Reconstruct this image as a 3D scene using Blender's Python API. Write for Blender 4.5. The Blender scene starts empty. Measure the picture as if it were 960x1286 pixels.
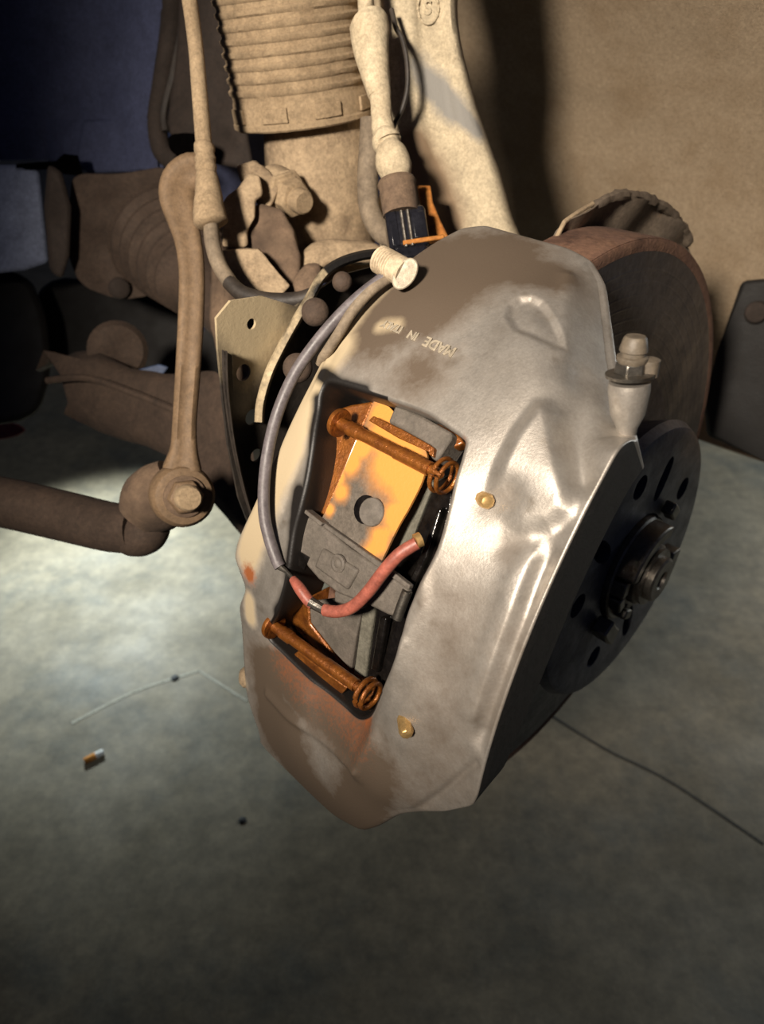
import bpy, bmesh, math, random
import numpy as np
from mathutils import Vector, Matrix, noise
random.seed(4); np.random.seed(4)
S = bpy.context.scene
COL = S.collection
# ---------------------------------------------------------------- camera
F = 964.0; HC = 0.78; PITCH = math.radians(34)
cd = bpy.data.cameras.new('camera'); cam = bpy.data.objects.new('camera', cd); COL.objects.link(cam)
cam.location = (0, 0, HC); cam.rotation_euler = (math.pi/2 - PITCH, 0, 0)
cd.sensor_fit = 'VERTICAL'; cd.sensor_height = 36; cd.sensor_width = 27; cd.lens = F/1286*36
cd.clip_start = 0.01
cd.dof.use_dof = True; cd.dof.focus_distance = 0.33; cd.dof.aperture_fstop = 11
S.camera = cam
# ---------------------------------------------------------------- world, lamps, exposure
S.view_settings.view_transform = 'Standard'; S.view_settings.look = 'None'
S.view_settings.gamma = 1; S.view_settings.use_curve_mapping = False
S.view_settings.exposure = 0.0
w = bpy.data.worlds.new('dim workshop'); S.world = w; w.use_nodes = True
w.node_tree.nodes['Background'].inputs[0].default_value = (0.45, 0.55, 1.0, 1)
w.node_tree.nodes['Background'].inputs[1].default_value = 0.03
def lamp(name, kind, loc, target, energy, color, **k):
    l = bpy.data.lights.new(name, kind); l.energy = energy; l.color = color
    for a_, v in k.items(): setattr(l, a_, v)
    o = bpy.data.objects.new(name, l); COL.objects.link(o); o.location = loc
    o.rotation_euler = (Vector(target) - Vector(loc)).to_track_quat('-Z', 'Y').to_euler(); return o
lamp('hand_lamp', 'SPOT', (-0.34, -0.38, 1.10), (0.13, 0.60, 0.62), 90, (1.0, 0.88, 0.74), shadow_soft_size=0.06, spot_size=math.radians(50), spot_blend=1.0)
lamp('inspection_lamp', 'SPOT', (-0.56, 1.26, 0.48), (-0.44, 1.00, 0.0), 66, (0.82, 0.96, 1.0), shadow_soft_size=0.02, spot_size=math.radians(72), spot_blend=1.0)
lamp('side_fill', 'AREA', (1.35, 1.35, 0.75), (0.3, 0.8, 0.3), 12.0, (0.85, 0.95, 0.98), shape='RECTANGLE', size=0.6, size_y=0.12)  # unseen fill added on the right to lift the hat and floor

# ---------------------------------------------------------------- frames: camera rays and the wheel
CAM = np.array([0, 0, HC]); SP, CP = math.sin(PITCH), math.cos(PITCH)
def cam2w(x, y, z): return np.array([x, -SP*y + CP*z, -CP*y - SP*z + HC])
def ray(x, y): return cam2w((x-480)/F, (y-643)/F, 1.0) - CAM
def P(x, y, d): return CAM + ray(x, y)*d                      # sight line at distance d
A = np.array([.727, -.687, 0]); A /= np.linalg.norm(A)          # wheel axle, outboard
UZ = np.array([0, 0, 1.0]); FW = np.array([-A[1]*-1, -A[0], 0]); FW = np.array([A[1], -A[0], 0])
D = cam2w(.110, .010, .486)                                     # centre of the wheel
def W(s, th, r):
    th = math.radians(th); return D + s*A + r*(math.cos(th)*FW + math.sin(th)*UZ)
def Wq(s, th, r): # arrays, radians
    return D + s[..., None]*A + r[..., None]*(np.cos(th)[..., None]*FW + np.sin(th)[..., None]*UZ)
def cyl(x, y, r):                                               # where a sight line meets the cylinder r round the axle
    d = ray(x, y); o = CAM - D
    a_ = (d@FW)**2 + (d@UZ)**2; b_ = 2*((d@FW)*(o@FW) + (d@UZ)*(o@UZ)); c_ = (o@FW)**2 + (o@UZ)**2 - r*r
    dd = max(b_*b_ - 4*a_*c_, 0); t = (-b_ - dd**.5)/(2*a_); q = o + d*t
    return q@A, math.atan2(q@UZ, q@FW)
def C(x, y, r):
    s, th = cyl(x, y, r); return W(s, math.degrees(th), r)
def SPL(x, y, s):                                               # where a sight line meets the plane at s along the axle
    d = ray(x, y); t = ((D-CAM)@A + s)/(d@A); return CAM + d*t
def FL(x, y, z=0.0):
    d = ray(x, y); return CAM + d*((z-CAM[2])/d[2])
def nrm(v): v = np.array(v, float); return v/max(np.linalg.norm(v), 1e-12)
def radial(p):
    q = np.array(p) - D; q = q - (q@A)*A; return nrm(q)

# ---------------------------------------------------------------- materials
def lin(c):
    if isinstance(c, str): c = [int(c[i:i+2], 16)/255 for i in (0, 2, 4)]
    return tuple(x/12.92 if x <= .04045 else ((x+.055)/1.055)**2.4 for x in c) + (1,)
MATS = {}
def mat(name, base, alt=None, rough=.6, metal=0.0, scale=60, amount=.5, bump=.15, fine=400, dirt=None, dirt_scale=25, dirt_amt=.45, attrs=(), spk=1.0, spec=.5, bscale=None, coat=0):
    m = bpy.data.materials.new(name); m.use_nodes = True; MATS[name] = m
    nt = m.node_tree; N, L = nt.nodes, nt.links; b = N['Principled BSDF']
    tc = N.new('ShaderNodeTexCoord')
    def noi(sc, det=6, r=.6):
        n = N.new('ShaderNodeTexNoise'); n.inputs['Scale'].default_value = sc; n.inputs['Detail'].default_value = det
        n.inputs['Roughness'].default_value = r; L.new(tc.outputs['Object'], n.inputs['Vector']); return n
    def ramp(src, lo, hi):
        r = N.new('ShaderNodeMapRange'); r.inputs[1].default_value = lo; r.inputs[2].default_value = hi; L.new(src, r.inputs[0]); return r.outputs[0]
    def mr(src, lo, hi, a_, b_):
        r = N.new('ShaderNodeMapRange'); r.inputs[1].default_value = lo; r.inputs[2].default_value = hi; r.inputs[3].default_value = a_; r.inputs[4].default_value = b_; L.new(src, r.inputs[0]); return r.outputs[0]
    def mix(f, c1, c2):
        x = N.new('ShaderNodeMix'); x.data_type = 'RGBA'
        if isinstance(f, float): x.inputs[0].default_value = f
        else: L.new(f, x.inputs[0])
        for i, c in ((6, c1), (7, c2)):
            if isinstance(c, tuple): x.inputs[i].default_value = c
            else: L.new(c, x.inputs[i])
        return x.outputs[2]
    def mul(a_, b_):
        x = N.new('ShaderNodeMath'); x.operation = 'MULTIPLY'
        for i, c in ((0, a_), (1, b_)):
            if isinstance(c, float): x.inputs[i].default_value = c
            else: L.new(c, x.inputs[i])
        return x.outputs[0]
    col = lin(base)
    n1 = noi(scale)
    if alt: col = mix(mul(ramp(n1.outputs[0], .3, .7), float(amount)*2 if amount < .5 else 1.0), col, lin(alt))
    if dirt:
        n2 = noi(dirt_scale, 8, .7); col = mix(ramp(n2.outputs[0], 1-dirt_amt-.08, 1-dirt_amt+.12), col, lin(dirt))
    n5 = noi(fine*.8, 3, .8); n6 = noi(scale*3.1, 8, .75)
    v_ = N.new('ShaderNodeMath'); v_.operation = 'MULTIPLY'; L.new(mr(n5.outputs[0], .3, .72, 1-.34*spk, 1+.12*spk), v_.inputs[0]); L.new(mr(n6.outputs[0], .34, .66, 1-.22*spk, 1+.12*spk), v_.inputs[1])
    hs = N.new('ShaderNodeHueSaturation'); L.new(v_.outputs[0], hs.inputs['Value']); L.new(col, hs.inputs['Color']) if not isinstance(col, tuple) else None
    if isinstance(col, tuple): hs.inputs['Color'].default_value = col
    col = hs.outputs[0]
    rgh = None
    for (an, c, rr, mm, th) in attrs:                          # wear and tone masks kept on the mesh: (attribute, colour, roughness, break-up)
        at = N.new('ShaderNodeAttribute'); at.attribute_name = an
        n3 = noi(mm, 8, .7); ad = N.new('ShaderNodeMath'); ad.operation = 'ADD'; L.new(at.outputs['Fac'], ad.inputs[0]); L.new(mul(n3.outputs[0], float(th)), ad.inputs[1])
        f = ramp(ad.outputs[0], .5*th+.08, .5*th+.62)
        f = mul(f, ramp(at.outputs['Fac'], 0.0, .12)); col = mix(f, col, lin(c))
        if rgh is None: rgh = rough
        x = N.new('ShaderNodeMix'); L.new(f, x.inputs[0])
        if isinstance(rgh, float): x.inputs[2].default_value = rgh
        else: L.new(rgh, x.inputs[2])
        x.inputs[3].default_value = rr; rgh = x.outputs[0]
        if metal:
            y = N.new('ShaderNodeMath'); y.operation = 'MULTIPLY_ADD'
            if 'mt' not in locals(): mt = None
            L.new(f, y.inputs[0]); y.inputs[1].default_value = -metal
            if mt is None: y.inputs[2].default_value = metal
            else: L.new(mt, y.inputs[2])
            y.use_clamp = True; mt = y.outputs[0]
    L.new(col, b.inputs['Base Color'])
    if metal and attrs: L.new(mt, b.inputs['Metallic'])
    else: b.inputs['Metallic'].default_value = metal
    if rgh is None:
        r = N.new('ShaderNodeMapRange'); r.inputs[1].default_value = .3; r.inputs[2].default_value = .7
        r.inputs[3].default_value = max(0, rough-.08); r.inputs[4].default_value = min(1, rough+.1); L.new(n1.outputs[0], r.inputs[0]); L.new(r.outputs[0], b.inputs['Roughness'])
    else: L.new(rgh, b.inputs['Roughness'])
    b.inputs['Specular IOR Level'].default_value = spec
    if coat: b.inputs['Coat Weight'].default_value = coat; b.inputs['Coat Roughness'].default_value = .15
    if bump:
        n4 = noi(fine, 4, .7); bp = N.new('ShaderNodeBump'); bp.inputs['Strength'].default_value = bump; bp.inputs['Distance'].default_value = .001 if bscale is None else bscale
        L.new(n4.outputs[0], bp.inputs['Height']); L.new(bp.outputs[0], b.inputs['Normal'])
    return m
mat('caliper', 'b0aaa2', '9b948b', rough=.45, metal=.65, scale=70, amount=.5, bump=.16, fine=900, dirt='766c60', dirt_scale=90, dirt_amt=.34, spk=.45,
    attrs=(('grime_tone', '54483c', .62, 160, .5), ('dust', 'a8987c', .9, 120, .35), ('copper', '8c5230', .42, 520, 1.0), ('black', '14110f', .5, 90, .3)))
mat('outboard_black', '1b1816', '2a2622', rough=.6, scale=300, bump=.3, fine=1200, dirt='4a4038', dirt_scale=420, dirt_amt=.30)
mat('dusty_beige', 'b09a7c', '8d7a62', rough=.9, scale=45, bump=.5, fine=500, dirt='6c5a47', dirt_scale=30, dirt_amt=.42)
mat('dusty_light', 'cdbd9f', 'b3a184', rough=.9, scale=40, bump=.4, fine=600, dirt='8f7f68', dirt_scale=25, dirt_amt=.34)
mat('dusty_boot', 'a89274', '8a765c', rough=.95, scale=60, bump=.4, fine=700)
mat('dusty_brown', '7b6550', '56463a', rough=.9, scale=35, bump=.5, fine=400, dirt='3a2e25', dirt_scale=20, dirt_amt=.4)
mat('arm_cast', 'cbbb9d', 'b8a98e', rough=.88, scale=30, bump=.35, fine=700, attrs=(('scuff', '7d7a74', .7, 110, .8), ('tarnish', '7a6650', .85, 60, .35)))
mat('link_paint', '826a50', '6c5740', rough=.7, scale=50, bump=.3, fine=500)
mat('rubber', '2a2623', '3c342d', rough=.55, scale=60, bump=.2)
mat('hose_dust', '8b7c68', '6a5d4e', rough=.8, scale=60, bump=.3)
mat('wire_grey', '5a5456', '6d6668', rough=.5, scale=120, bump=.15)
mat('wire_red', 'ab6252', '8a4c3f', rough=.45, scale=140, bump=.15, dirt='6b3a2e', dirt_scale=160, dirt_amt=.34)
mat('copper_grease', 'a8682c', '7c451a', rough=.33, metal=.5, scale=140, bump=.5, fine=500, dirt='552a12', dirt_scale=110, dirt_amt=.36, coat=.4)
mat('spring_steel', '756c62', '5d554c', rough=.5, metal=.3, scale=120, bump=.25, fine=700, attrs=(('copper', 'cc8a44', .32, 130, .45),))
mat('pad_grey', '6a625a', '565048', rough=.7, scale=120, bump=.4, fine=600)
mat('pad_lining', '6d6a5e', '5a574c', rough=.8, scale=150, bump=.4, fine=700)
mat('pad_black', '0e0c0b', '191614', rough=.18, scale=120, bump=.25, fine=300, spec=.6)
mat('brass', 'e6c184', 'cfa566', rough=.38, metal=.7, scale=90, bump=.1)
mat('steel', '8d8880', '6f6a62', rough=.38, metal=.9, scale=80, bump=.2, dirt='5c4d3c', dirt_scale=90, dirt_amt=.4)
mat('disc_face', '74757a', '5f6066', rough=.36, metal=.85, scale=50, bump=.1)
mat('hat_coat', '6c6d78', '5a5b66', rough=.42, metal=.5, scale=60, bump=.2, dirt='5b4a3c', dirt_scale=40, dirt_amt=.32)
mat('rust', '80604c', '65483a', rough=.85, scale=90, bump=.5, dirt='4a2f20', dirt_scale=60, dirt_amt=.4)
mat('shield_steel', '8a7c6c', '6c6054', rough=.6, metal=.3, scale=50, bump=.3, dirt='8a6a48', dirt_scale=60, dirt_amt=.32)
mat('shield_paint', '2b2724', '38322c', rough=.55, scale=60, bump=.25, attrs=(('dust', 'a59577', .9, 90, .5),))
mat('lip_paint', 'c0ae8c', '9c8b70', rough=.8, scale=60, bump=.4, attrs=(('black', '191716', .5, 220, .8),))
mat('liner_felt', 'b8a48a', 'a39078', rough=1.0, scale=260, bump=1.0, fine=900, dirt='9f8a70', dirt_scale=14, dirt_amt=.45, spec=.1)
mat('dark_plastic', '131110', '1a1715', rough=.7, scale=40, bump=.3)
mat('chassis_paint', '4c5270', '414764', rough=.8, scale=20, bump=.2)
mat('chassis_light', '98a2bc', '8790aa', rough=.7, scale=20, bump=.2)
mat('cap_grey', '6a6052', '544b40', rough=.6, scale=90, bump=.2)
mat('hole_black', '060505', rough=1.0, bump=0, spec=0)
mat('bar_brown', '4f3f33', '3d3027', rough=.85, scale=35, bump=.4, fine=400)
mat('chassis_brown', '382d26', '2c231d', rough=.85, scale=30, bump=.3)
mat('connector', '17171c', '222228', rough=.16, scale=60, bump=.1)
mat('plug_white', 'c9b79b', 'b09d82', rough=.7, scale=90, bump=.3)
mat('alu_face', 'bdb29e', 'a69a86', rough=.5, metal=.3, scale=90, bump=.2)
mat('paper', 'f4f2ec', 'e4e0d8', rough=.9, scale=60, bump=.2)
mat('filter', 'e79a44', 'd88a38', rough=.9, scale=90, bump=.2)
mat('red_paint', '7a2420', '5f1c18', rough=.6, scale=30, bump=.2)
mat('lit_blue', '4a5a7a', '3c4a66', rough=.6, scale=30, bump=.2)
def floor_material():
    m = mat('concrete', '80745e', '6a604d', rough=.72, scale=7, amount=.5, bump=.35, fine=60, dirt='57544a', dirt_scale=5, dirt_amt=.43)
    nt = m.node_tree; N, L = nt.nodes, nt.links; b = N['Principled BSDF']
    src = b.inputs['Base Color'].links[0].from_socket
    tc = N.new('ShaderNodeTexCoord'); n = N.new('ShaderNodeTexNoise'); n.inputs['Scale'].default_value = 45; n.inputs['Detail'].default_value = 8; n.inputs['Roughness'].default_value = .75
    L.new(tc.outputs['Object'], n.inputs['Vector']); r = N.new('ShaderNodeMapRange'); r.inputs[1].default_value = .6; r.inputs[2].default_value = .78; L.new(n.outputs[0], r.inputs[0])
    x = N.new('ShaderNodeMix'); x.data_type = 'RGBA'; L.new(r.outputs[0], x.inputs[0]); L.new(src, x.inputs[6]); x.inputs[7].default_value = lin('4c473e'); L.new(x.outputs[2], b.inputs['Base Color'])
    return m
floor_material()

# ---------------------------------------------------------------- mesh builder
def catmull(pts, n):
    p = np.array(pts, float); k = len(p); out = []
    seg = np.linalg.norm(np.diff(p[:, :3], axis=0), axis=1); cum = np.concatenate([[0], np.cumsum(seg)]); cum /= cum[-1]
    for t in np.linspace(0, 1, n):
        i = min(max(np.searchsorted(cum, t, 'right')-1, 0), k-2); u = (t-cum[i])/max(cum[i+1]-cum[i], 1e-9)
        p0, p1, p2, p3 = p[max(i-1, 0)], p[i], p[i+1], p[min(i+2, k-1)]
        out.append(.5*((2*p1)+(-p0+p2)*u+(2*p0-5*p1+4*p2-p3)*u*u+(-p0+3*p1-3*p2+p3)*u**3))
    return np.array(out)
class MB:
    def __init__(self): self.v = []; self.f = []; self.attr = {}
    def add(self, vs, fs):
        o = len(self.v); self.v += [np.array(x, float) for x in vs]; self.f += [tuple(o+i for i in q) for q in fs]; return self
    def prism(self, pts, vec, inset=0):                     # polygon extruded by vec
        n = len(pts); pts = [np.array(p) for p in pts]; vec = np.array(vec, float)
        return self.add(pts + [p+vec for p in pts], [tuple(range(n)), tuple(range(2*n-1, n-1, -1))] + [(i, i+n, (i+1) % n+n, (i+1) % n) for i in range(n)])
    def box(self, c, ex, ey, ez):                            # centre and three half-axes
        c, ex, ey, ez = (np.array(q, float) for q in (c, ex, ey, ez))
        vs = [c+i*ex+j*ey+k*ez for i in (-1, 1) for j in (-1, 1) for k in (-1, 1)]
        return self.add(vs, [(0, 1, 3, 2), (4, 6, 7, 5), (0, 4, 5, 1), (2, 3, 7, 6), (0, 2, 6, 4), (1, 5, 7, 3)])
    def tube(self, pts, rad, n=14, res=None, cap=True, flat=1.0):  # pts 3D; rad scalar or list
        pts = np.array(pts, float); rr = np.array(rad, float)*np.ones(len(pts))
        if res: q = catmull(np.column_stack([pts, rr]), res); pts, rr = q[:, :3], q[:, 3]
        k = len(pts); tan = np.gradient(pts, axis=0); up = np.array([.3, .2, 1.0]); vs = []
        nprev = None
        for i in range(k):
            t = nrm(tan[i]); u = nprev if nprev is not None else up
            x = nrm(u - (u@t)*t); nprev = x; y = np.cross(t, x)
            for j in range(n):
                a_ = 2*math.pi*j/n; vs.append(pts[i] + rr[i]*(math.cos(a_)*x + flat*math.sin(a_)*y))
        fs = [(i*n+j, i*n+(j+1) % n, (i+1)*n+(j+1) % n, (i+1)*n+j) for i in range(k-1) for j in range(n)]
        if cap: fs += [tuple(range(n-1, -1, -1)), tuple((k-1)*n+j for j in range(n))]
        return self.add(vs, fs)
    def lathe(self, o, axis, prof, n=48, closed=False, a0=0, a1=360, ref=None):  # prof [(t, r)]
        o = np.array(o, float); t = nrm(axis); u = np.array(ref if ref is not None else ([1, 0, .1] if abs(t[0]) < .8 else [0, 1, 0]), float); x = nrm(u-(u@t)*t); y = np.cross(t, x)
        full = a1-a0 >= 359.9; m = n if full else n+1; vs = []
        for (h, r) in prof:
            for j in range(m):
                a_ = math.radians(a0+(a1-a0)*j/n); vs.append(o+h*t+r*(math.cos(a_)*x+math.sin(a_)*y))
        k = len(prof); fs = []
        for i in range(k if closed else k-1):
            i2 = (i+1) % k
            for j in range(n):
                j2 = (j+1) % m; fs.append((i*m+j, i*m+j2, i2*m+j2, i2*m+j))
        if not full and closed: fs += [tuple(i*m for i in range(k)), tuple(i*m+n for i in range(k-1, -1, -1))]
        if not closed:
            if prof[0][1] > 1e-6 and full: fs.append(tuple(range(m-1, -1, -1)))
            if prof[-1][1] > 1e-6 and full: fs.append(tuple((k-1)*m+j for j in range(m)))
        return self.add(vs, fs)
    def shell(self, rows, vec):                              # grid of points with a back layer offset by vec (vector or rows)
        R = np.array(rows, float); a_, b_ = R.shape[:2]; B = R + np.array(vec, float)
        vs = list(R.reshape(-1, 3)) + list(B.reshape(-1, 3)); n = a_*b_
        fs = []
        for i in range(a_-1):
            for j in range(b_-1):
                q = (i*b_+j, i*b_+j+1, (i+1)*b_+j+1, (i+1)*b_+j); fs += [q, tuple(n+x for x in q[::-1])]
        edge = [j for j in range(b_)] + [i*b_+b_-1 for i in range(1, a_)] + [(a_-1)*b_+j for j in range(b_-2, -1, -1)] + [i*b_ for i in range(a_-2, 0, -1)]
        for i in range(len(edge)):
            p, q = edge[i], edge[(i+1) % len(edge)]; fs.append((p, n+p, n+q, q))
        return self.add(vs, fs)
    def build(self, name, m, parent=None, angle=35, bevel=0, seg=2, sub=0, label=None, kind=None, rough=0, rscale=60, attrs=None):
        me = bpy.data.meshes.new(name)
        off = np.array(parent_origin(parent)) if parent else None
        if off is None:
            vv = np.array(self.v); off = (vv.min(0)+vv.max(0))/2; off[2] = vv[:, 2].min()
        me.from_pydata([tuple(x-off) for x in self.v], [], self.f)
        bm = bmesh.new(); bm.from_mesh(me); bmesh.ops.remove_doubles(bm, verts=bm.verts, dist=1e-7) if not attrs else None
        bmesh.ops.recalc_face_normals(bm, faces=bm.faces)
        if rough:
            bm.normal_update()
            for v in bm.verts:
                q = v.co*rscale; v.co += v.normal*rough*(noise.noise(q) + .5*noise.noise(q*2.3))
        bm.to_mesh(me); bm.free()
        for p in me.polygons: p.use_smooth = True
        me.set_sharp_from_angle(angle=math.radians(angle))
        if attrs:
            for an, arr in attrs.items():
                at = me.attributes.new(an, 'FLOAT', 'POINT'); at.data.foreach_set('value', np.asarray(arr, np.float32))
        me.materials.append(MATS[m] if isinstance(m, str) else m)
        o = bpy.data.objects.new(name, me); COL.objects.link(o)
        if parent: o.parent = parent
        if not parent: o.location = off
        elif parent.parent: pass
        if parent and parent.type == 'MESH': pass
        if bevel:
            b = o.modifiers.new('bevel', 'BEVEL'); b.width = bevel; b.segments = seg; b.limit_method = 'ANGLE'; b.angle_limit = math.radians(30)
        if sub:
            b = o.modifiers.new('sub', 'SUBSURF'); b.levels = sub; b.render_levels = sub
        if label: o['label'] = label
        if kind: o['kind'] = kind
        return o
def parent_origin(o):
    p = np.array(o.location, float)
    while o.parent: o = o.parent; p = p+np.array(o.location, float)
    return p
def thing(name, loc, label, cat, group=None):
    o = bpy.data.objects.new(name, None); COL.objects.link(o); o.location = tuple(loc); o.empty_display_size = .02
    o['label'] = label; o['category'] = cat
    if group: o['group'] = group
    return o
def single(o, label, cat, group=None):
    o['label'] = label; o['category'] = cat
    if group: o['group'] = group
    return o
def px(path, d=None): return [P(*q) if len(q) == 3 else P(q[0], q[1], d) for q in path]
def cut(target, cutters):                                      # drill holes, then throw the drills away
    for c in cutters:
        m = target.modifiers.new('b', 'BOOLEAN'); m.operation = 'DIFFERENCE'; m.object = c; m.solver = 'EXACT'
    bpy.context.view_layer.update(); dg = bpy.context.evaluated_depsgraph_get()
    me = bpy.data.meshes.new_from_object(target.evaluated_get(dg)); target.modifiers.clear(); target.data = me
    for p in me.polygons: p.use_smooth = True
    me.set_sharp_from_angle(angle=math.radians(30))
    for c in cutters: bpy.data.objects.remove(c)
def disc_pts(c, nrml, r, n=20, ref=None, ry=None):
    nrml = nrm(nrml); u = np.array(ref if ref is not None else [.2, .3, 1.0]); x = nrm(u-(u@nrml)*nrml); y = np.cross(nrml, x)
    return [np.array(c)+r*math.cos(t)*x+(ry or r)*math.sin(t)*y for t in np.linspace(0, 2*math.pi, n, endpoint=False)]
def dense(poly, n=4):                                          # round a pixel polygon
    p = np.array(poly, float); out = []
    for i in range(len(p)):
        a_, b_, c_ = p[i-1], p[i], p[(i+1) % len(p)]
        for t in np.linspace(.25, .75, n): out.append((1-t)*(1-t)*(a_+b_)/2*1.0+2*t*(1-t)*b_+t*t*(b_+c_)/2)
    return out

# ================================================================ the setting
fl = MB(); G = 40
xs = np.linspace(-3, 3, G); ys = np.linspace(-1, 5, G)
fl.add([(x, y, 0) for y in ys for x in xs], [(j*G+i, j*G+i+1, (j+1)*G+i+1, (j+1)*G+i) for j in range(G-1) for i in range(G-1)])
o = fl.build('floor', 'concrete', kind='structure')
def joint(path, wd, name, m):
    q = catmull([list(FL(x, y, .0006)) for x, y in path], 20); t = np.gradient(q, axis=0); n = np.array([nrm(np.cross(v, UZ)) for v in t])
    k = MB(); k.shell([q-n*wd, q+n*wd], (0, 0, -.0009)); b = k.build(name, m, o, kind=None); return b
mat('joint_dark', '3a372f', '45413a', rough=.9, scale=60, bump=.2)
mat('joint_filler', '9a9484', '8c8676', rough=.8, scale=60, bump=.2)
joint([(90, 908), (170, 868), (250, 842)], .0022, 'floor_joint', 'joint_filler')
joint([(250, 842), (275, 858), (310, 880)], .0018, 'floor_joint', 'joint_filler')
joint([(680, 890), (760, 940), (840, 980), (960, 1060)], .0018, 'floor_joint', 'joint_dark')

# ================================================================ brake caliper
R0 = .215
PAIR = [(440,402,-6,408,478,-2,30),(482,352,-6,430,484,-2,30),(517,320,-8,455,492,-2,30),(545,301,-9,480,500,-2,28),(580,283,-10,500,506,-1,26),(612,279,-10,520,513,-1,25),
 (650,290,-11,538,520,0,24),(685,299,-12,552,530,0,24),(719,309,-15,566,540,0,24),(747,325,-19,578,548,0,22),(762,352,-23,584,554,0,20),(768,400,-26,581,566,0,20),(775,455,-26,577,580,0,20),
 (790,520,-24,572,594,0,20),(801,550,-14,569,605,0,25),(783,561,-3,566,618,0,32),(767,580,-3,562,635,0,31),(737,625,-3,556,660,0,31),(717,668,-3,548,688,0,31),(693,737,-3,535,715,0,31),
 (660,813,-3,522,742,0,31),(633,876,-3,510,770,0,30),(613,948,-3,504,798,0,26),(600,1000,-3,499,820,0,20),(593,1013,-4,493,840,-1,12),(560,1019,-6,487,855,-2,14),(500,1026,-2,479,875,-4,14),(472,1043,3,468,896,-8,14),
 (455,1047,5,456,900,-9,14),(420,1028,7,443,892,-10,14),(375,985,7,425,878,-10,18),(336,946,6,400,858,-10,18),(325,932,5,380,841,-10,18),(321,916,3,365,828,-10,20),(307,869,-4,348,812,-10,25),(303,822,-8,338,802,-10,30),
 (301,787,-10,337,789,-9,30),(297,761,-10,347,776,-7,30),(306,740,-10,354,755,-7,30),(291,700,-10,364,715,-6,30),(295,680,-10,366,695,-6,30),(313,640,-9,370,668,-6,30),(329,605,-8,378,640,-5,30),(346,567,-7,388,600,-5,30),
 (369,515,-6,394,560,-4,30),(388,478,-6,397,530,-4,30),(413,430,-6,400,495,-3,30)]
INNER = [(520,380,-3),(600,330,-7),(660,350,-7),(560,440,-1),(480,430,-2),(620,420,-1),(700,380,-7),(690,440,-3),(745,420,-18),(740,370,-18),(748,480,-16),(722,335,-16),
 (600,520,0),(640,470,-.5),(685,475,-2),(670,600,-2.5),(718,560,-4),(600,640,-2.5),(610,700,-2.5),(560,730,-1),
 (640,760,-1.5),(615,830,-1.5),(592,890,-2),(672,760,-3),(630,880,-3),(748,555,-6),(765,505,-15),
 (590,760,-2.5),(560,850,-3),(530,800,-1),(515,860,0),(495,910,1),(540,920,-2),(540,970,-3),(580,970,-4),(480,955,0),(475,1000,2),(520,1000,-2),
 (400,895,-6),(440,930,-1),(380,880,-4),(350,870,-5),(450,915,-5),(400,960,4),(440,990,3),(360,925,3),(463,940,1),
 (420,450,-4),(400,510,-5),(372,575,-6),(350,620,-8),(335,680,-9),(330,740,-8),(325,800,-8),(320,840,-8)]
def sq(x, y, dr):
    s, th = cyl(x, y, R0+dr/1000); return s, th*R0
ctrl, hgt = [], []
for (ox, oy, od, wx, wy, wd, dp) in PAIR:
    ctrl += [sq(ox, oy, od), sq(wx, wy, wd)]; hgt += [od/1000, wd/1000]
for (x, y, d) in INNER: ctrl.append(sq(x, y, d)); hgt.append(d/1000)
ctrl = np.array(ctrl); hgt = np.array(hgt)
def tps_k(a_, b_):
    r2 = ((a_[:, None, :]-b_[None, :, :])**2).sum(-1); return .5*r2*np.log(r2+1e-14)
nC = len(ctrl); sc = 20.0
K = np.zeros((nC+3, nC+3)); K[:nC, :nC] = tps_k(ctrl*sc, ctrl*sc) + np.eye(nC)*1.5e-2; Q = np.column_stack([np.ones(nC), ctrl]); K[:nC, nC:] = Q; K[nC:, :nC] = Q.T
cf = np.linalg.solve(K, np.concatenate([hgt, np.zeros(3)]))
def height(sqs): return tps_k(sqs*sc, ctrl*sc)@cf[:nC] + cf[nC] + sqs@cf[nC+1:]
def seg_dist(pts, path):
    best = np.full(len(pts), 9.0)
    for i in range(len(path)-1):
        a_, b_ = path[i], path[i+1]; ab = b_-a_; t = np.clip(((pts-a_)@ab)/max(ab@ab, 1e-12), 0, 1)
        best = np.minimum(best, np.linalg.norm(pts-(a_+t[:, None]*ab), axis=1))
    return best
def pathsq(path, dr=-4): return [np.array(sq(x, y, dr)) for x, y in path]
RIDGES = [([(664,696),(653,722),(640,760),(615,830),(592,890)], .0045, .0012), 
          ([(718,455),(720,510),(724,560),(732,606)], .0055, -.0034), ([(714,322),(710,380),(707,440),(709,480)], .004, .0016), ([(540,700),(538,760),(518,800)], .003, .0008), ([(508,810),(495,860),(475,905),(463,960)], .004, .0018), ([(636,684),(668,684),(704,668)], .0055, -.0016),
          ([(335,872),(385,905),(440,942),(462,955)], .0022, .0014), ([(500,1030),(550,1000),(600,958)], .0018, -.0014), ([(418,440),(398,500),(380,560),(350,640)], .003, -.0008)]
DENTS = [(640,622,.006,-.0022), (508,912,.005,-.001), (605,624,.005,-.0012)]
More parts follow.
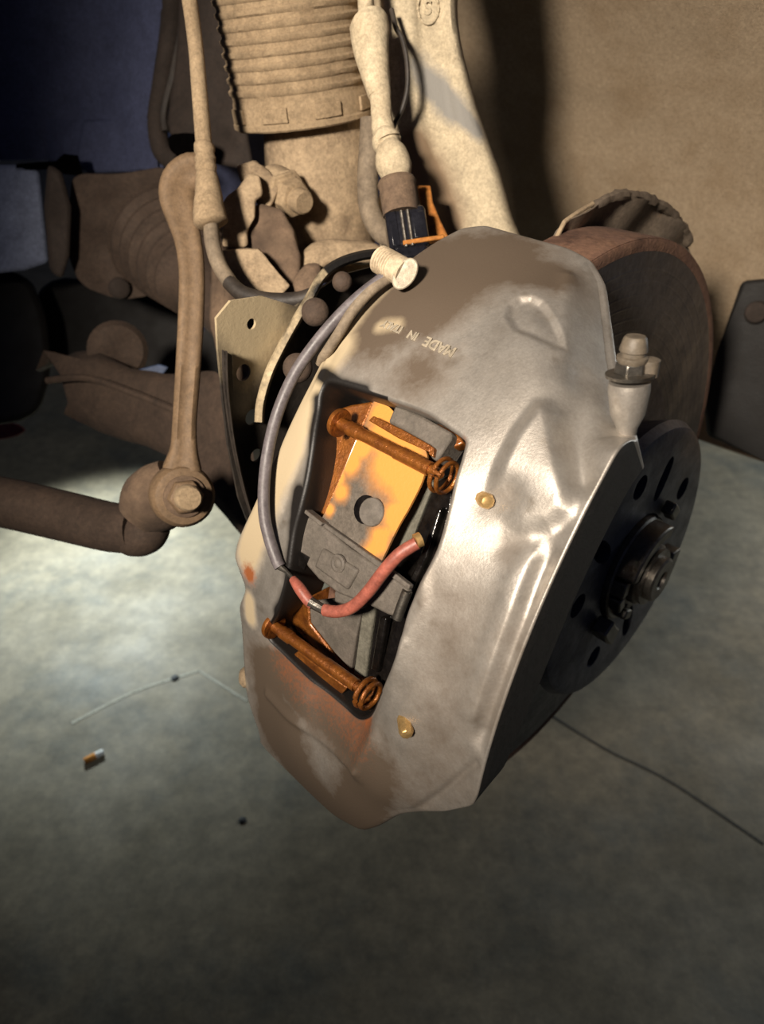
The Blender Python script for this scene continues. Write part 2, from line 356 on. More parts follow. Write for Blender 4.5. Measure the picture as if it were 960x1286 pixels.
def relief(pts):
    h = np.zeros(len(pts))
    for path, wd, am in RIDGES: h += am*np.exp(-(seg_dist(pts, pathsq(path))/wd)**2)
    for x, y, wd, am in DENTS: h += am*np.exp(-(np.linalg.norm(pts-np.array(sq(x, y, -3)), axis=1)/wd)**2)
    def inside(poly):
        r_ = np.zeros(len(pts), bool); j = len(poly)-1
        for i in range(len(poly)):
            xi, yi, xj, yj = *poly[i], *poly[j]; r_ ^= ((yi > pts[:, 1]) != (yj > pts[:, 1])) & (pts[:, 0] < (xj-xi)*(pts[:, 1]-yi)/(yj-yi+1e-12)+xi); j = i
        d_ = seg_dist(pts, list(poly)+[poly[0]]); return np.where(r_, d_, -d_)
    sm = lambda x: np.clip(x, 0, 1)**2*(3-2*np.clip(x, 0, 1))
    # bulged cylinder cover, one smooth plateau with a sloping rim
    sd0 = inside(np.array(pathsq([(673,507),(691,503),(704,516),(714,562),(724,612),(718,644),(690,668),(652,668),(626,646),(612,616),(626,582),(646,545)], -2)))
    qb, qt = sq(690, 680, -2)[1], sq(700, 590, -2)[1]
    h += .0046*sm((sd0+.0022)/.0085)*(.35+.65*sm((pts[:, 1]-qb)/(qt-qb)))
    # front panel rolling off towards the outboard edge
    rp = np.array(pathsq([(672,682),(661,702),(652,726),(640,765),(615,835),(594,895),(582,935)], -2)); o_ = np.argsort(rp[:, 1])
    dr_ = pts[:, 0]-np.interp(pts[:, 1], rp[o_, 1], rp[o_, 0])
    h -= .0050*sm((dr_-.0004)/.0065)*sm((pts[:, 1]-rp[:, 1].min())/.012)*sm((rp[:, 1].max()+.006-pts[:, 1])/.014)
    # teardrop casting pad: flat raised island
    tear = np.array(pathsq([(637,401),(641,386),(652,375),(667,371),(681,377),(694,394),(705,414),(709,433),(697,435),(675,429),(649,420)], -4))
    ins = np.zeros(len(pts), bool); j = len(tear)-1
    for i in range(len(tear)):
        xi, yi, xj, yj = *tear[i], *tear[j]; c_ = ((yi > pts[:, 1]) != (yj > pts[:, 1])) & (pts[:, 0] < (xj-xi)*(pts[:, 1]-yi)/(yj-yi+1e-12)+xi); ins ^= c_; j = i
    dd = seg_dist(pts, list(tear)+[tear[0]]); sd = np.where(ins, dd, -dd)
    h -= .0024*np.clip((sd+.0012)/.0036, 0, 1)**2*(3-2*np.clip((sd+.0012)/.0036, 0, 1))
    bowl = np.linalg.norm(pts-np.array(sq(675, 407, -3)), axis=1); h += .0012*np.exp(-(bowl/.0055)**2)
    return h
O2 = np.array([sq(q[0], q[1], q[2]) for q in PAIR]); W2 = np.array([sq(q[3], q[4], q[5]) for q in PAIR]); DP = np.array([q[6] for q in PAIR])/1000
TO = np.array([q[2]/1000 for q in PAIR])
for i in range(15, 24):                                        # the outboard edge lies in one plane
    q = SPL(PAIR[i][0], PAIR[i][1], .0962)-D; rr = math.hypot(q@FW, q@UZ); O2[i] = (.0962, math.atan2(q@UZ, q@FW)*R0); TO[i] = .2125-R0
NA = 720; m_ = len(PAIR)
def loop(arr, smooth):
    t = np.linspace(0, m_, NA, endpoint=False); i = t.astype(int); u = (t-i)
    a_ = arr if arr.ndim == 2 else arr[:, None]
    v = a_[i]*(1-u)[:, None]+a_[(i+1) % m_]*u[:, None]
    for _ in range(smooth): v = .25*np.roll(v, 1, 0)+.5*v+.25*np.roll(v, -1, 0)
    return v if arr.ndim == 2 else v[:, 0]
LO, LW, LD, LT = loop(O2, 12), loop(W2, 40), loop(DP, 40), loop(TO, 60)
def outn(l):
    t = np.roll(l, -1, 0)-np.roll(l, 1, 0); n = np.column_stack([t[:, 1], -t[:, 0]]); return n/np.linalg.norm(n, axis=1)[:, None]
nO, nW = outn(LO), outn(LW)
if ((LO-LO.mean(0))*nO).sum() < 0: nO, nW = -nO, -nW
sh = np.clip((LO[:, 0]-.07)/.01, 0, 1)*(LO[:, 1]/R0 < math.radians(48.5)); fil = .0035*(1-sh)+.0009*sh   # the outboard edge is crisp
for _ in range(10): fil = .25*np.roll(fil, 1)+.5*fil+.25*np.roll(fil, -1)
LOi = LO-nO*fil[:, None]; LWi = LW+nW*.0018
rings = []
corr = R0+LT-(R0+height(LOi)+relief(LOi))
NK = 110
for k in range(NK+1):
    u = k/NK; p = LWi*(1-u)+LOi*u; rings.append((p, R0+height(p)+relief(p)+corr*np.clip((u-.72)/.28, 0, 1)**2))
top0, top1 = rings[0], rings[-1]
outer = []
for ph in (25, 50, 75, 90):
    f_ = math.radians(ph); p = LOi+nO*(fil*math.sin(f_))[:, None]; outer.append((p, top1[1]-fil*(1-math.cos(f_))))
for q in (.25, .5, .75, 1.0): outer.append((LO-nO*(.0015*q), top1[1]-fil-(LD-fil)*q))
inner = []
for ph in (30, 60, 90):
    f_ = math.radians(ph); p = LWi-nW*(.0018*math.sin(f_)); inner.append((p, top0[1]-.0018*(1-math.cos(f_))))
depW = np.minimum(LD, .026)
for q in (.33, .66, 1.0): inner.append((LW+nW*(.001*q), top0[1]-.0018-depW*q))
allr = inner[::-1]+rings+outer
R3 = np.array([Wq(p[:, 0], p[:, 1]/R0, r) for p, r in allr]); nr = len(allr)
caliper = thing('brake_caliper', W(.02, 28, .19), 'large grey cast brake caliper over the disc with an open window and copper grease', 'caliper')
cb = MB(); cb.v = list(R3.reshape(-1, 3))
face_b = []
for i in range(nr):
    i2 = (i+1) % nr
    for j in range(NA): cb.f.append((i*NA+j, i*NA+(j+1) % NA, i2*NA+(j+1) % NA, i2*NA+j))
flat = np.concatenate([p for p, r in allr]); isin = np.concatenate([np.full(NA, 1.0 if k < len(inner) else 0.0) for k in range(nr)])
outw = np.concatenate([np.full(NA, 1.0 if k >= len(inner)+len(rings)+1 else 0.0) for k in range(nr)])
def blob(path, wd, dr=-4): return np.exp(-(seg_dist(flat, pathsq(path, dr))/wd)**2)
def bl1(x, y, wd, dr=-4): return np.exp(-(np.linalg.norm(flat-np.array(sq(x, y, dr)), axis=1)/wd)**2)
mx = np.maximum.reduce
grime_tone = mx([blob([(480,400),(560,320),(620,310)], .030)*.85, blob([(540,400),(620,330),(690,330)], .018)*.8, bl1(530,470,.018)*.65, blob([(350,850),(400,890),(450,920)], .016)*1.0, blob([(420,900),(480,960),(460,1010)], .022)*.8, blob([(370,900),(400,950),(420,990)], .018)*.75, blob([(330,850),(350,900),(440,1000)], .020)*.95, blob([(470,920),(520,1000)], .012)*.5, blob([(570,760),(560,860),(560,960),(500,1000)], .020)*.42, blob([(650,800),(620,900)], .012)*.35, bl1(640,690,.008)*.4, blob([(560,880),(570,930)], .008)*.4, bl1(640,622,.006)*.35])  # dirty bridge and slab, plus a browner lower half and bulge underside
dust = mx([blob([(425,435),(385,500),(362,560)], .008)*1.0, blob([(362,560),(330,620),(306,680),(300,700)], .009)*1.0, blob([(302,760),(304,780)], .005)*.9, bl1(300,855,.005)*.9, blob([(490,345),(450,390),(425,430)], .005)*.6, blob([(500,410),(480,412)], .004)*.55])
copper = mx([blob([(350,840),(400,880),(450,915)], .012)*.30, bl1(302,725,.005)*.9, bl1(455,905,.006)*.6, bl1(410,535,.004)*.8, bl1(585,560,.0025)*.5])
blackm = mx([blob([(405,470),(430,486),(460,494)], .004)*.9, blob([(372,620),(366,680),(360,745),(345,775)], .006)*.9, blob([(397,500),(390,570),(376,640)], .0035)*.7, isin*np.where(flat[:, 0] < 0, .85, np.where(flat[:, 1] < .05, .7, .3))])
cbody = cb.build('caliper_body', 'caliper', caliper, angle=60, attrs={'grime_tone': grime_tone*(1-isin), 'dust': dust*(1-isin), 'copper': copper, 'black': blackm})
# the outboard end face is set to a separate matt black
cbody.data.materials.append(MATS['outboard_black'])
nfa = len(inner)+len(rings)
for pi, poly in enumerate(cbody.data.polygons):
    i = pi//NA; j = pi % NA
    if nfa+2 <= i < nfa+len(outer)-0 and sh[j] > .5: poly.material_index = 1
# casting lettering, upside down on the bridge
def text_mesh(name, body, org, xdir, ndir, size, depth, m, parent, label=None, spacing=1.0):
    c = bpy.data.curves.new(name, 'FONT'); c.body = body; c.size = size; c.extrude = depth; c.align_x = 'LEFT'; c.space_character = spacing; c.bevel_depth = .00012; c.offset = .0001
    t = bpy.data.objects.new(name, c); COL.objects.link(t); bpy.context.view_layer.update()
    me = bpy.data.meshes.new_from_object(t.evaluated_get(bpy.context.evaluated_depsgraph_get())); bpy.data.objects.remove(t); me.name = name
    x = nrm(xdir); z = nrm(np.array(ndir)-(np.array(ndir)@x)*x); y = np.cross(z, x); off = np.array(org)-parent_origin(parent)
    M = Matrix((list(x)+[0], list(y)+[0], list(z)+[0], [0, 0, 0, 1])).transposed(); M.translation = Vector(off); me.transform(M)
    me.materials.clear(); me.materials.append(MATS[m]); o = bpy.data.objects.new(name, me); COL.objects.link(o); o.parent = parent
    if label: o['label'] = label
    return o
def surf(x, y, lift=0.0):                                      # point on the caliper's skin under a sight line
    r = R0-.004
    for _ in range(5):
        s, th = cyl(x, y, r); q = np.array([[s, th*R0]]); r = float(R0+height(q)[0]+relief(q)[0])+lift
    return W(s, math.degrees(th), r)
def surf_n(x, y):
    a_, b_, c_ = surf(x, y), surf(x+6, y), surf(x, y+6); n = nrm(np.cross(b_-a_, c_-a_)); return n if n@(CAM-a_) > 0 else -n
for word, x0, y0, x1, y1 in (('MADE', 575, 439, 536, 423), ('IN', 528, 420, 515, 415), ('ITALY', 508, 412, 476, 400)):
    a_, b_ = surf(x0, y0), surf(x1, y1); ln = np.linalg.norm(b_-a_)
    text_mesh('casting_lettering', word, a_+surf_n((x0+x1)/2, (y0+y1)/2)*.0002, b_-a_, surf_n((x0+x1)/2, (y0+y1)/2), ln/len(word)*(1.42 if word != 'IN' else 1.7), .0003, 'alu_face', caliper, 'raised letters cast upside down')
# small brass locating screws
for (x, y, tilt) in ((608, 627, (1, .3)), (509, 909, (1, .2))):
    c = surf(x, y); n = nrm(surf_n(x, y)*.75 + A*.75 - UZ*.1); mb = MB()
    mb.lathe(c-n*.003, n, [(0, .0030), (.0070, .0030), (.0084, .0024), (.0088, .0012), (.0088, 0)], n=8)
    mb.build('brass_screw', 'brass', caliper, bevel=.0003)
# bleeder boss and screw on the outboard shoulder
b0 = P(788, 528, .272); b1 = P(791, 480, .266); ax = nrm(b1-b0); Lb = np.linalg.norm(b1-b0)
mb = MB(); mb.lathe(b0-ax*.006, ax, [(-.002, .0030), (Lb*.25, .0038), (Lb*.6, .0060), (Lb+.003, .0072), (Lb+.006, .0070), (Lb+.006, 0)], n=40); mb.build('bleeder_boss', 'caliper', caliper, angle=50)
bs = thing('bleeder_screw', b1, 'small grey bleed nipple with rubber cap standing on the caliper shoulder', 'bleed screw')
k0 = b1+ax*.004; tl = nrm(ax+.10*A)
mb = MB(); mb.lathe(k0-ax*.002, ax, [(0, .0082), (.0012, .0084), (.0016, .0065), (.0016, 0)], n=32); mb.build('washer', 'steel', bs)
mb = MB(); mb.lathe(k0-ax*.0008, tl, [(0, .0058), (.0042, .0055), (.0042, 0)], n=6); mb.build('hexagon', 'steel', bs, bevel=.0005)
mb = MB(); mb.lathe(k0+tl*.0030, tl, [(0, .0048), (.0012, .0054), (.0022, .0053), (.0026, .0043), (.0038, .0043), (.0042, .0048), (.0052, .0047), (.0085, .0039), (.0092, .0033), (.0092, 0)], n=32); cap_ = mb.build('cap', 'cap_grey', bs)
mb = MB(); q = k0+tl*.0015+nrm(ray(700, 0)*0+A*.8-FW*.6)*.0062; mb.tube([q-tl*.0035, q-tl*.0028, q+tl*.0028, q+tl*.0035], [.002, .0034, .0034, .002], n=14, cap=True); mb.build('strap_loop', 'cap_grey', cap_)
# lugs along the inboard edge
for (x, y, r_, m) in ((309, 856, .0055, 'dusty_beige'),):
    c = C(x, y, R0-.007); mb = MB(); mb.lathe(c-radial(c)*.004, radial(c)*.5-A*.6, [(0, 0), (0, r_), (.004, r_*1.02), (.006, r_*.7), (.0065, 0)], n=24); mb.build('rim_lug', m, caliper, angle=50)

# ================================================================ brake disc and hub
D_CAL = D; D = D - .002*FW - .004*UZ                            # the rotor sits slightly lower than the caliper's own bore
disc = thing('brake_disc', D+A*.012-UZ*.18, 'large dark brake rotor with rusty rim behind the caliper', 'brake disc')
mb = MB(); mb.lathe(D, A, [(.012, .104), (.012, .1795), (.0112, .1805), (.0040, .1805), (.0038, .1780), (.0015, .1780), (.0015, .104)], n=160, closed=True); mb.build('outboard_plate', 'disc_face', disc, angle=20)
mb = MB(); mb.lathe(D, A, [(-.0125, .104), (-.0125, .178), (-.0140, .1805), (-.0222, .1805), (-.023, .1795), (-.023, .104)], n=160, closed=True); mb.build('inboard_plate', 'disc_face', disc, angle=20)
mb = MB(); mb.lathe(D, A, [(.0115, .1765), (.0115, .1812), (.0090, .1816), (-.0200, .1816), (-.0225, .1812), (-.0225, .1765)], n=160, closed=True); mb.build('rusty_rim', 'rust', disc, angle=20)
mb = MB(); mb.lathe(D, A, [(.0121, .1745), (.0123, .1765), (.0124, .1790), (.0119, .1806), (.0112, .1806), (.0112, .1745)], n=160, closed=True); mb.build('rust_lip', 'rust', disc, angle=20)
for r_ in np.linspace(.112, .165, 9):
    mb = MB(); mb.lathe(D, A, [(.0119, r_-.0012), (.01225, r_), (.0119, r_+.0012)], n=120, closed=True); mb.build('wear_ring', 'disc_face', disc, angle=60)
HR, HS = .090, .052
mb = MB(); mb.lathe(D, A, [(.012, .084), (.012, .112), (.0135, .112), (.016, .083), (.030, .084), (HS-.006, HR), (HS-.001, HR-.003), (HS, HR-.006), (HS, .0345), (HS-.008, .0345), (HS-.008, .084), (.014, .084)], n=96, closed=True)
hat = mb.build('hat', 'hat_coat', disc, angle=30)
drills = []
def drill(poly):
    d_ = MB(); d_.prism([p-A*.03 for p in poly], A*.06); drills.append(d_.build('drill', 'rust'))
for k in range(5): drill(disc_pts(W(HS, 151+72*k, .0620), A, .0075, 20))
for k in range(5):                                              # oblong ventilation slots
    th = 110+72*k; pts = []
    c = W(HS, th, .056); tx = nrm(W(HS, th+1, .062)-c); ty = radial(c); dr_ = nrm(ty*.55+tx*.85)
    e2 = np.cross(A, dr_); pts = [c+dr_*x_*.014+e2*y_*.006 for x_, y_ in [(math.copysign(abs(math.cos(t))**.8, math.cos(t)), math.sin(t)) for t in np.linspace(0, 2*math.pi, 24, endpoint=False)]]
    if k in (0, 2, 4): drill(pts)
cut(hat, drills)
hub = thing('wheel_hub', W(HS-.01, -90, .034), 'worn steel hub spigot with castellated collar in the middle of the rotor', 'hub')
mb = MB(); mb.lathe(D, A, [(-.02, 0), (-.02, .078), (HS-.009, .078), (HS-.009, .030), (HS+.004, .030), (HS+.004, 0)], n=72); mb.build('flange', 'rust', hub, angle=30)
def seg(s0, s1, r0, r1, t0, t1, name, m, bev=.0012):
    mb = MB(); k = max(3, int((t1-t0)/6)); vs, fs = [], []
    for i in range(k+1):
        th = t0+(t1-t0)*i/k; vs += [W(s0, th, r0), W(s0, th, r1), W(s1, th, r1), W(s1, th, r0)]
    for i in range(k):
        for j in range(4): fs.append((i*4+j, i*4+(j+1) % 4, i*4+4+(j+1) % 4, i*4+4+j))
    fs += [(0, 1, 2, 3), (k*4+3, k*4+2, k*4+1, k*4)]; mb.add(vs, fs); return mb.build(name, m, hub, bevel=bev, angle=40)
mb = MB(); mb.lathe(D, A, [(HS-.01, .022), (HS-.01, .0335), (HS+.003, .0335), (HS+.004, .0325), (HS+.004, .022)], n=72, closed=True); mb.build('spigot_ring', 'steel', hub, angle=30)
seg(HS+.002, HS+.0155, .0250, .0325, 22, 112, 'collar_tab', 'steel')
seg(HS+.001, HS+.012, .0255, .0320, 0, 18, 'collar_tab', 'steel', .0008)
seg(HS+.001, HS+.011, .0255, .0315, -24, -5, 'collar_tab', 'steel', .0008)
seg(HS+.001, HS+.011, .0365, .0475, -52, -26, 'collar_tab', 'steel')
seg(HS+.001, HS+.011, .0370, .0480, 188, 214, 'collar_tab', 'steel')
seg(HS+.001, HS+.008, .0370, .0450, 128, 146, 'collar_tab', 'steel')
seg(HS+.001, HS+.010, .0250, .0310, -75, -55, 'collar_tab', 'steel')
mb = MB(); mb.lathe(D, A, [(HS-.002, 0), (HS-.002, .0215), (HS+.007, .0215), (HS+.0075, .0195), (HS+.012, .0195), (HS+.013, .018), (HS+.0155, .018), (HS+.0155, .0140), (HS+.019, .0140), (HS+.020, .0125), (HS+.020, .006), (HS+.018, .005), (HS+.018, 0)], n=60); mb.build('axle_end', 'steel', hub, angle=25)
for k in range(8): seg(HS+.001, HS+.007, .0205, .0240, k*45, k*45+26, 'nut_castellation', 'steel', .0006)

# ================================================================ dust shield
shield = thing('dust_shield', W(-.06, 100, .10), 'bent sheet metal splash shield behind the brake disc with a dusty rolled lip', 'shield')
def arc_shell(t0, t1, r0, r1, s_of, n=40, m=6, th=.0012):
    return [[W(s_of(t, u), t, r0(t)*(1-u)+r1(t)*u) for u in np.linspace(0, 1, m)] for t in np.linspace(t0, t1, n)]
lerp = np.interp
def s_top(t, u): return -.036 + .016*u**2 + .003*math.sin(t*.35)*u
mb = MB(); mb.shell(arc_shell(86, 158, lambda t: .13, lambda t: lerp(t, [85, 87, 89, 99, 117, 136, 146, 158], [.168, .180, .187, .194, .204, .217, .220, .20]), s_top), -A*.0013); mb.build('upper_plate', 'shield_steel', shield, angle=40)
mb = MB(); q = [W(-.021, t, lerp(t, [97, 104, 117, 136, 140], [.192, .198, .205, .217, .216])) for t in np.linspace(97, 139, 40)]
mb.tube(q, [.0008]+[.0022+.0012*random.random() for _ in range(38)]+[.0008], n=8); mb.build('ragged_rust_edge', 'shield_steel', shield, rough=.0012, rscale=300)
mb = MB(); mb.tube([W(-.021, t, lerp(t, [85, 87, 89, 97], [.168, .180, .187, .193])) for t in np.linspace(85, 97, 16)], .0012, n=8); mb.build('edge_lip', 'dusty_beige', shield)
# inboard lower half, left of the caliper
SB = -.088
poly = [(274,440),(272,400),(290,378),(330,372),(372,385),(392,370),(430,345),(470,335),(480,420),(420,470),(380,540),(352,600),(335,690),(318,672),(300,625),(287,560),(280,500)]
mb = MB(); pp = [SPL(x, y, SB) for x, y in poly]; mb.prism(pp, -A*.0015)
sp = mb.build('lower_plate', 'shield_paint', shield)
drills = []
for (x, y, r_) in ((316, 407, .0026), (306, 468, .0042), (317, 524, .0042), (322, 572, .0036)):
    d_ = MB(); d_.prism([p+A*.01 for p in disc_pts(SPL(x, y, SB), A, r_, 18)], -A*.02); drills.append(d_.build('drill', 'rubber'))
cut(sp, drills)
bm = bmesh.new(); bm.from_mesh(sp.data); bmesh.ops.triangulate(bm, faces=bm.faces); bmesh.ops.subdivide_edges(bm, edges=[e for e in bm.edges if e.calc_length() > .008], cuts=4, use_grid_fill=True); bm.to_mesh(sp.data); bm.free()
at = sp.data.attributes.new('dust', 'FLOAT', 'POINT'); oo = parent_origin(shield)
c1, c2 = SPL(318, 410, SB), SPL(300, 395, SB)
at.data.foreach_set('value', np.array([max(math.exp(-(np.linalg.norm(np.array(v.co)+oo-c1)/.020)**2), .9*math.exp(-(np.linalg.norm(np.array(v.co)+oo-c2)/.018)**2)) for v in sp.data.vertices], np.float32))
mb = MB(); rim = [SPL(x, y, SB+.004) for x, y in [(281,440),(283,490),(291,550),(303,605),(318,655),(330,690)]]
q = catmull(rim, 40); ww = .0055
mb.shell([[p+A*.006+radial(p)*.003, p+A*.003, p, p-A*.0005-radial(p)*.006] for p in q], -A*.0014+np.zeros(3)); mb.build('rim_band', 'rubber', shield, angle=40)
# beige rolled lip running down beside the brake wire
lipx = [(486,318,.385),(455,321,.378),(425,331,.372),(405,347,.368),(390,373,.366),(371,405,.366),(352,440,.367),(338,470,.368),(328,505,.370),(326,530,.371)]
mb = MB(); q = catmull([list(P(*t)) for t in lipx], 70); 
tn = np.gradient(q, axis=0); sd = np.array([nrm(np.cross(tn[i], CAM-q[i])) for i in range(len(q))]); vw = np.array([nrm(CAM-q[i]) for i in range(len(q))])
rows = []
for i in range(len(q)):
    h_ = .0024
    rows.append([q[i]-sd[i]*h_-vw[i]*.010, q[i]-sd[i]*h_*.95-vw[i]*.001, q[i]-sd[i]*h_*.5+vw[i]*.0006, q[i]+sd[i]*h_*.5+vw[i]*.0006, q[i]+sd[i]*h_*.95-vw[i]*.001, q[i]+sd[i]*h_-vw[i]*.010])
mb.shell(rows, -ray(400, 400)*.001)
bk = np.array([[1.0 if (i < 22) else max(.12, .75*noise.noise((i*.16, j*.5, 3.1))+.42-.012*(i-22)) for j in range(6)] for i in range(len(q))]).reshape(-1)
mb.build('rolled_lip', 'lip_paint', shield, angle=50, attrs={'black': np.concatenate([bk, bk])})
for (x, y, r_, d_) in ((430, 354, .0050, .372), (396, 392, .0068, .364), (374, 462, .0070, .358)):
    c = P(x, y, d_); mb = MB(); mb.lathe(c-nrm(ray(x, y))*-.004, -nrm(ray(x, y)), [(0, r_), (.004, r_*.95), (.006, r_*.6), (.0065, 0)], n=24); mb.build('shield_rivet', 'bar_brown', shield, angle=50)

D = D_CAL
# ================================================================ pads, pins, spring inside the window
def slab(poly, r, depth, top=None):                            # polygon lying on the radius r, thickened towards the axle
    p = [C(x, y, r if not isinstance(r, (list, tuple)) else r[i]) for i, (x, y) in enumerate(poly)]
    m = MB(); c = np.mean(p, axis=0); return m.prism(p, -radial(c)*depth)
padO = thing('brake_pad', C(500, 740, .18), 'outboard brake pad with glossy black backing plate at the right of the caliper window', 'brake pad')
slab([(532,598),(545,606),(520,670),(489,723),(471,764),(459,851),(444,847),(455,768),(470,706),(499,665)], .1935, .022).build('friction_lining', 'pad_lining', padO, bevel=.0006)
slab([(546,606),(572,592),(566,640),(553,690),(530,735),(512,772),(506,800),(498,835),(482,868),(470,862),(460,851),(472,764),(490,723),(521,670)], .193, .022).build('backing_plate', 'pad_black', padO, bevel=.0012)
slab([(548,640),(556,636),(536,700),(516,742),(505,748),(524,705)], .1965, .006).build('shim', 'pad_black', padO, bevel=.001)
slab([(476,775),(486,776),(474,846),(465,842)], .1955, .004).build('shim', 'pad_black', padO, bevel=.001)
slab([(497,507),(530,522),(568,543),(566,552),(548,579),(540,574),(541,561),(487,530)], .2035, .014).build('abutment_tab', 'pad_grey', padO, bevel=.0012)
padI = thing('brake_pad', C(395, 640, .18), 'inboard brake pad smeared with copper grease at the left of the caliper window', 'brake pad')
slab([(412,517),(440,508),(470,503),(452,548),(426,610),(405,655),(391,645),(402,600),(410,565)], .1955, .02).build('backing_plate', 'copper_grease', padI, bevel=.0012)
slab([(357,765),(388,750),(389,784),(420,824),(443,848),(458,851),(466,872),(440,882),(352,800)], .1905, .02).build('lower_backing', 'copper_grease', padI, bevel=.001)
slab([(378,640),(392,640),(405,655),(388,690),(366,740),(356,752),(362,715),(368,670)], .1925, .018).build('friction_lining', 'pad_black', padI, bevel=.001)
spring = thing('pad_spring', C(455, 640, .19), 'flat steel anti-rattle spring smeared orange across the middle of the caliper window', 'spring')
def sheet(quads, n=14, m=10, th=.0012, name='spring_plate', mtl='spring_steel', cop=()):
    # quads: four edge rows of (x, y, r): rows from top to bottom, each two points; lofted
    rows = [np.array([list(C(*r_[0])), list(C(*r_[1])), ]) for r_ in quads]
    L_ = catmull([np.concatenate([r_[0], r_[1]]) for r_ in rows], n); g = [[l[:3]*(1-u)+l[3:]*u for u in np.linspace(0, 1, m)] for l in L_]
    g = np.array(g); c = g.mean((0, 1)); mb = MB(); mb.shell(g, -radial(c)*th)
    fl_ = g.reshape(-1, 3); at = np.zeros(len(fl_))
    for (x, y, r_, rad, am) in cop: at = np.maximum(at, am*np.exp(-(np.linalg.norm(fl_-C(x, y, r_), axis=1)/rad)**2))
    return mb.build(name, mtl, spring, angle=45, attrs={'copper': np.concatenate([at, at])}, bevel=0)
RC = .2015
sheet([((470,503,.199),(489,511,.199)), ((460,528,.2005),(533,562,.2005)), ((449,553,RC),(533,596,RC)), ((428,600,RC),(516,634,RC)), ((410,640,RC),(499,664,RC)), ((402,655,.2025),(476,712,.2025))], n=40, m=26,
      cop=[(455,560,RC,.006,1),(500,580,RC,.014,1),(515,610,RC,.011,1),(440,580,RC,.006,1),(425,600,RC,.004,1),(500,650,RC,.008,1),(478,680,RC,.006,1),(464,700,RC,.005,1),(480,515,RC,.008,1),(490,545,RC,.012,1),(414,640,RC,.003,.9),(428,618,RC,.0045,.8)])
slab([(463,528),(469,522),(505,539),(541,559),(540,568),(500,550)], .2055, .0012).build('upper_leaf', 'copper_grease', spring, bevel=.0004)
slab([(541,559),(546,563),(544,574),(538,570)], .2055, .004).build('leaf_tip', 'copper_grease', spring, bevel=.0004)
# hooked tongue
cc = C(466, 643, .2035); mb = MB(); mb.prism([cc+x_*1.0 for x_ in [p-cc for p in disc_pts(cc, radial(cc)*1.0+.25*A, .0062, 20, ry=.0056)]], -radial(cc)*.0016); mb.build('tongue', 'pad_grey', spring, bevel=.0005)
cc2 = C(459, 640, .2022); mb = MB(); pts = [cc2+v for v in [p-cc2 for p in disc_pts(cc2, radial(cc2), .0062, 20)]]; mb.prism(pts, -radial(cc2)*.0003); mb.build('tongue_shadow', 'pad_black', spring)  # black disc set behind the tongue as its shadow crescent
# cross bar
slab([(372,655),(382,644),(402,659),(440,690),(476,713),(512,739),(512,748),(500,777),(486,772),(462,760),(440,752),(425,746),(400,728),(386,712),(371,690)], .2030, .004).build('cross_bar', 'pad_grey', spring, bevel=.0012)
mb = MB(); mb.tube([C(512,742,.2025), C(505,760,.2025), C(499,777,.2025)], .0022, n=14, res=10); mb.build('curled_end', 'steel', spring)
slab([(376,640),(381,638),(405,657),(402,661)], .2068, .005).build('folded_edge', 'pad_grey', spring, bevel=.0005)
slab([(402,659),(406,656),(480,708),(515,735),(513,741),(476,714)], .2048, .003).build('folded_edge', 'pad_grey', spring, bevel=.0005)
slab([(404,688),(450,716),(436,742),(394,712)], .2042, .003).build('raised_pad', 'pad_grey', spring, bevel=.0012)
cc = C(424, 708, .2045); mb = MB(); mb.lathe(cc-radial(cc)*.001, radial(cc), [(0, .0042), (.0010, .0040), (.0014, .003), (.0010, .002), (.0016, .0012), (.0016, 0)], n=24); mb.build('rivet', 'pad_grey', spring, angle=40)
slab([(372,690),(388,700),(382,716),(370,706)], .2036, .0008).build('slot', 'pad_black', spring)
slab([(388,756),(420,752),(455,764),(447,800),(441,842),(420,820),(390,782)], .1945, .003).build('lower_leaf', 'pad_grey', spring, bevel=.0008)
slab([(420,742),(452,752),(453,766),(420,756)], .200, .005).build('lower_lip', 'pad_grey', spring, bevel=.0008)
def pin(a_, b_, r1, label, tip, cl, cr, ringr):
    t = thing('retaining_pin', C(*a_), label, 'pin', 'pad retaining pins'); p0, p1 = C(*a_), C(*b_); ax_ = nrm(p1-p0); L_ = np.linalg.norm(p1-p0)
    mb = MB(); mb.lathe(p0-ax_*.006, ax_, [(0, 0), (0, r1), (.010, r1), (.0105, r1*1.18), (.0165, r1*1.18), (.017, r1), (L_*.72, r1), (L_*.725, r1*1.12), (L_+.004, r1*1.12), (L_+.004, r1*.8), (L_+tip, r1*.8), (L_+tip+.001, r1*.5), (L_+tip+.001, 0)], n=28); mb.build('shaft', 'copper_grease', t, angle=30)
    mb = MB(); mb.lathe(p0-ax_*.003, ax_, [(0, r1), (0, cl), (.0012, cl*1.04), (.0022, cl), (.0022, r1)], n=36, closed=True); mb.build('collar', 'copper_grease', t, angle=30)
    for k, (dz, rr) in enumerate(((L_+.0035, cr), (L_+.0062, cr*.93))):
        c = p0+ax_*dz; x_ = nrm(radial(c)-(radial(c)@ax_)*ax_); y_ = np.cross(ax_, x_)
        ringp = [c+rr*(math.cos(q)*x_+math.sin(q)*y_)+ax_*(.0006*k*q/6) for q in np.linspace(.2, 6.2, 40)]
        mb = MB(); mb.tube(ringp, ringr, n=10); mb.build('spring_ring', 'copper_grease', t)
pin((430,533,.2065), (546,592,.2065), .0027, 'upper copper-greased retaining pin across the top of the caliper window', .009, .0062, .0068, .0009)
pin((347,788,.2035), (452,864,.2025), .0027, 'lower copper-greased retaining pin across the bottom of the caliper window', .009, .0066, .0066, .0012)
slab([(366,824),(374,818),(400,838),(436,864),(428,873),(420,869),(412,864),(396,850)], .2015, .003).build('lower_strip', 'copper_grease', spring, bevel=.0006, rough=.0004, rscale=300)
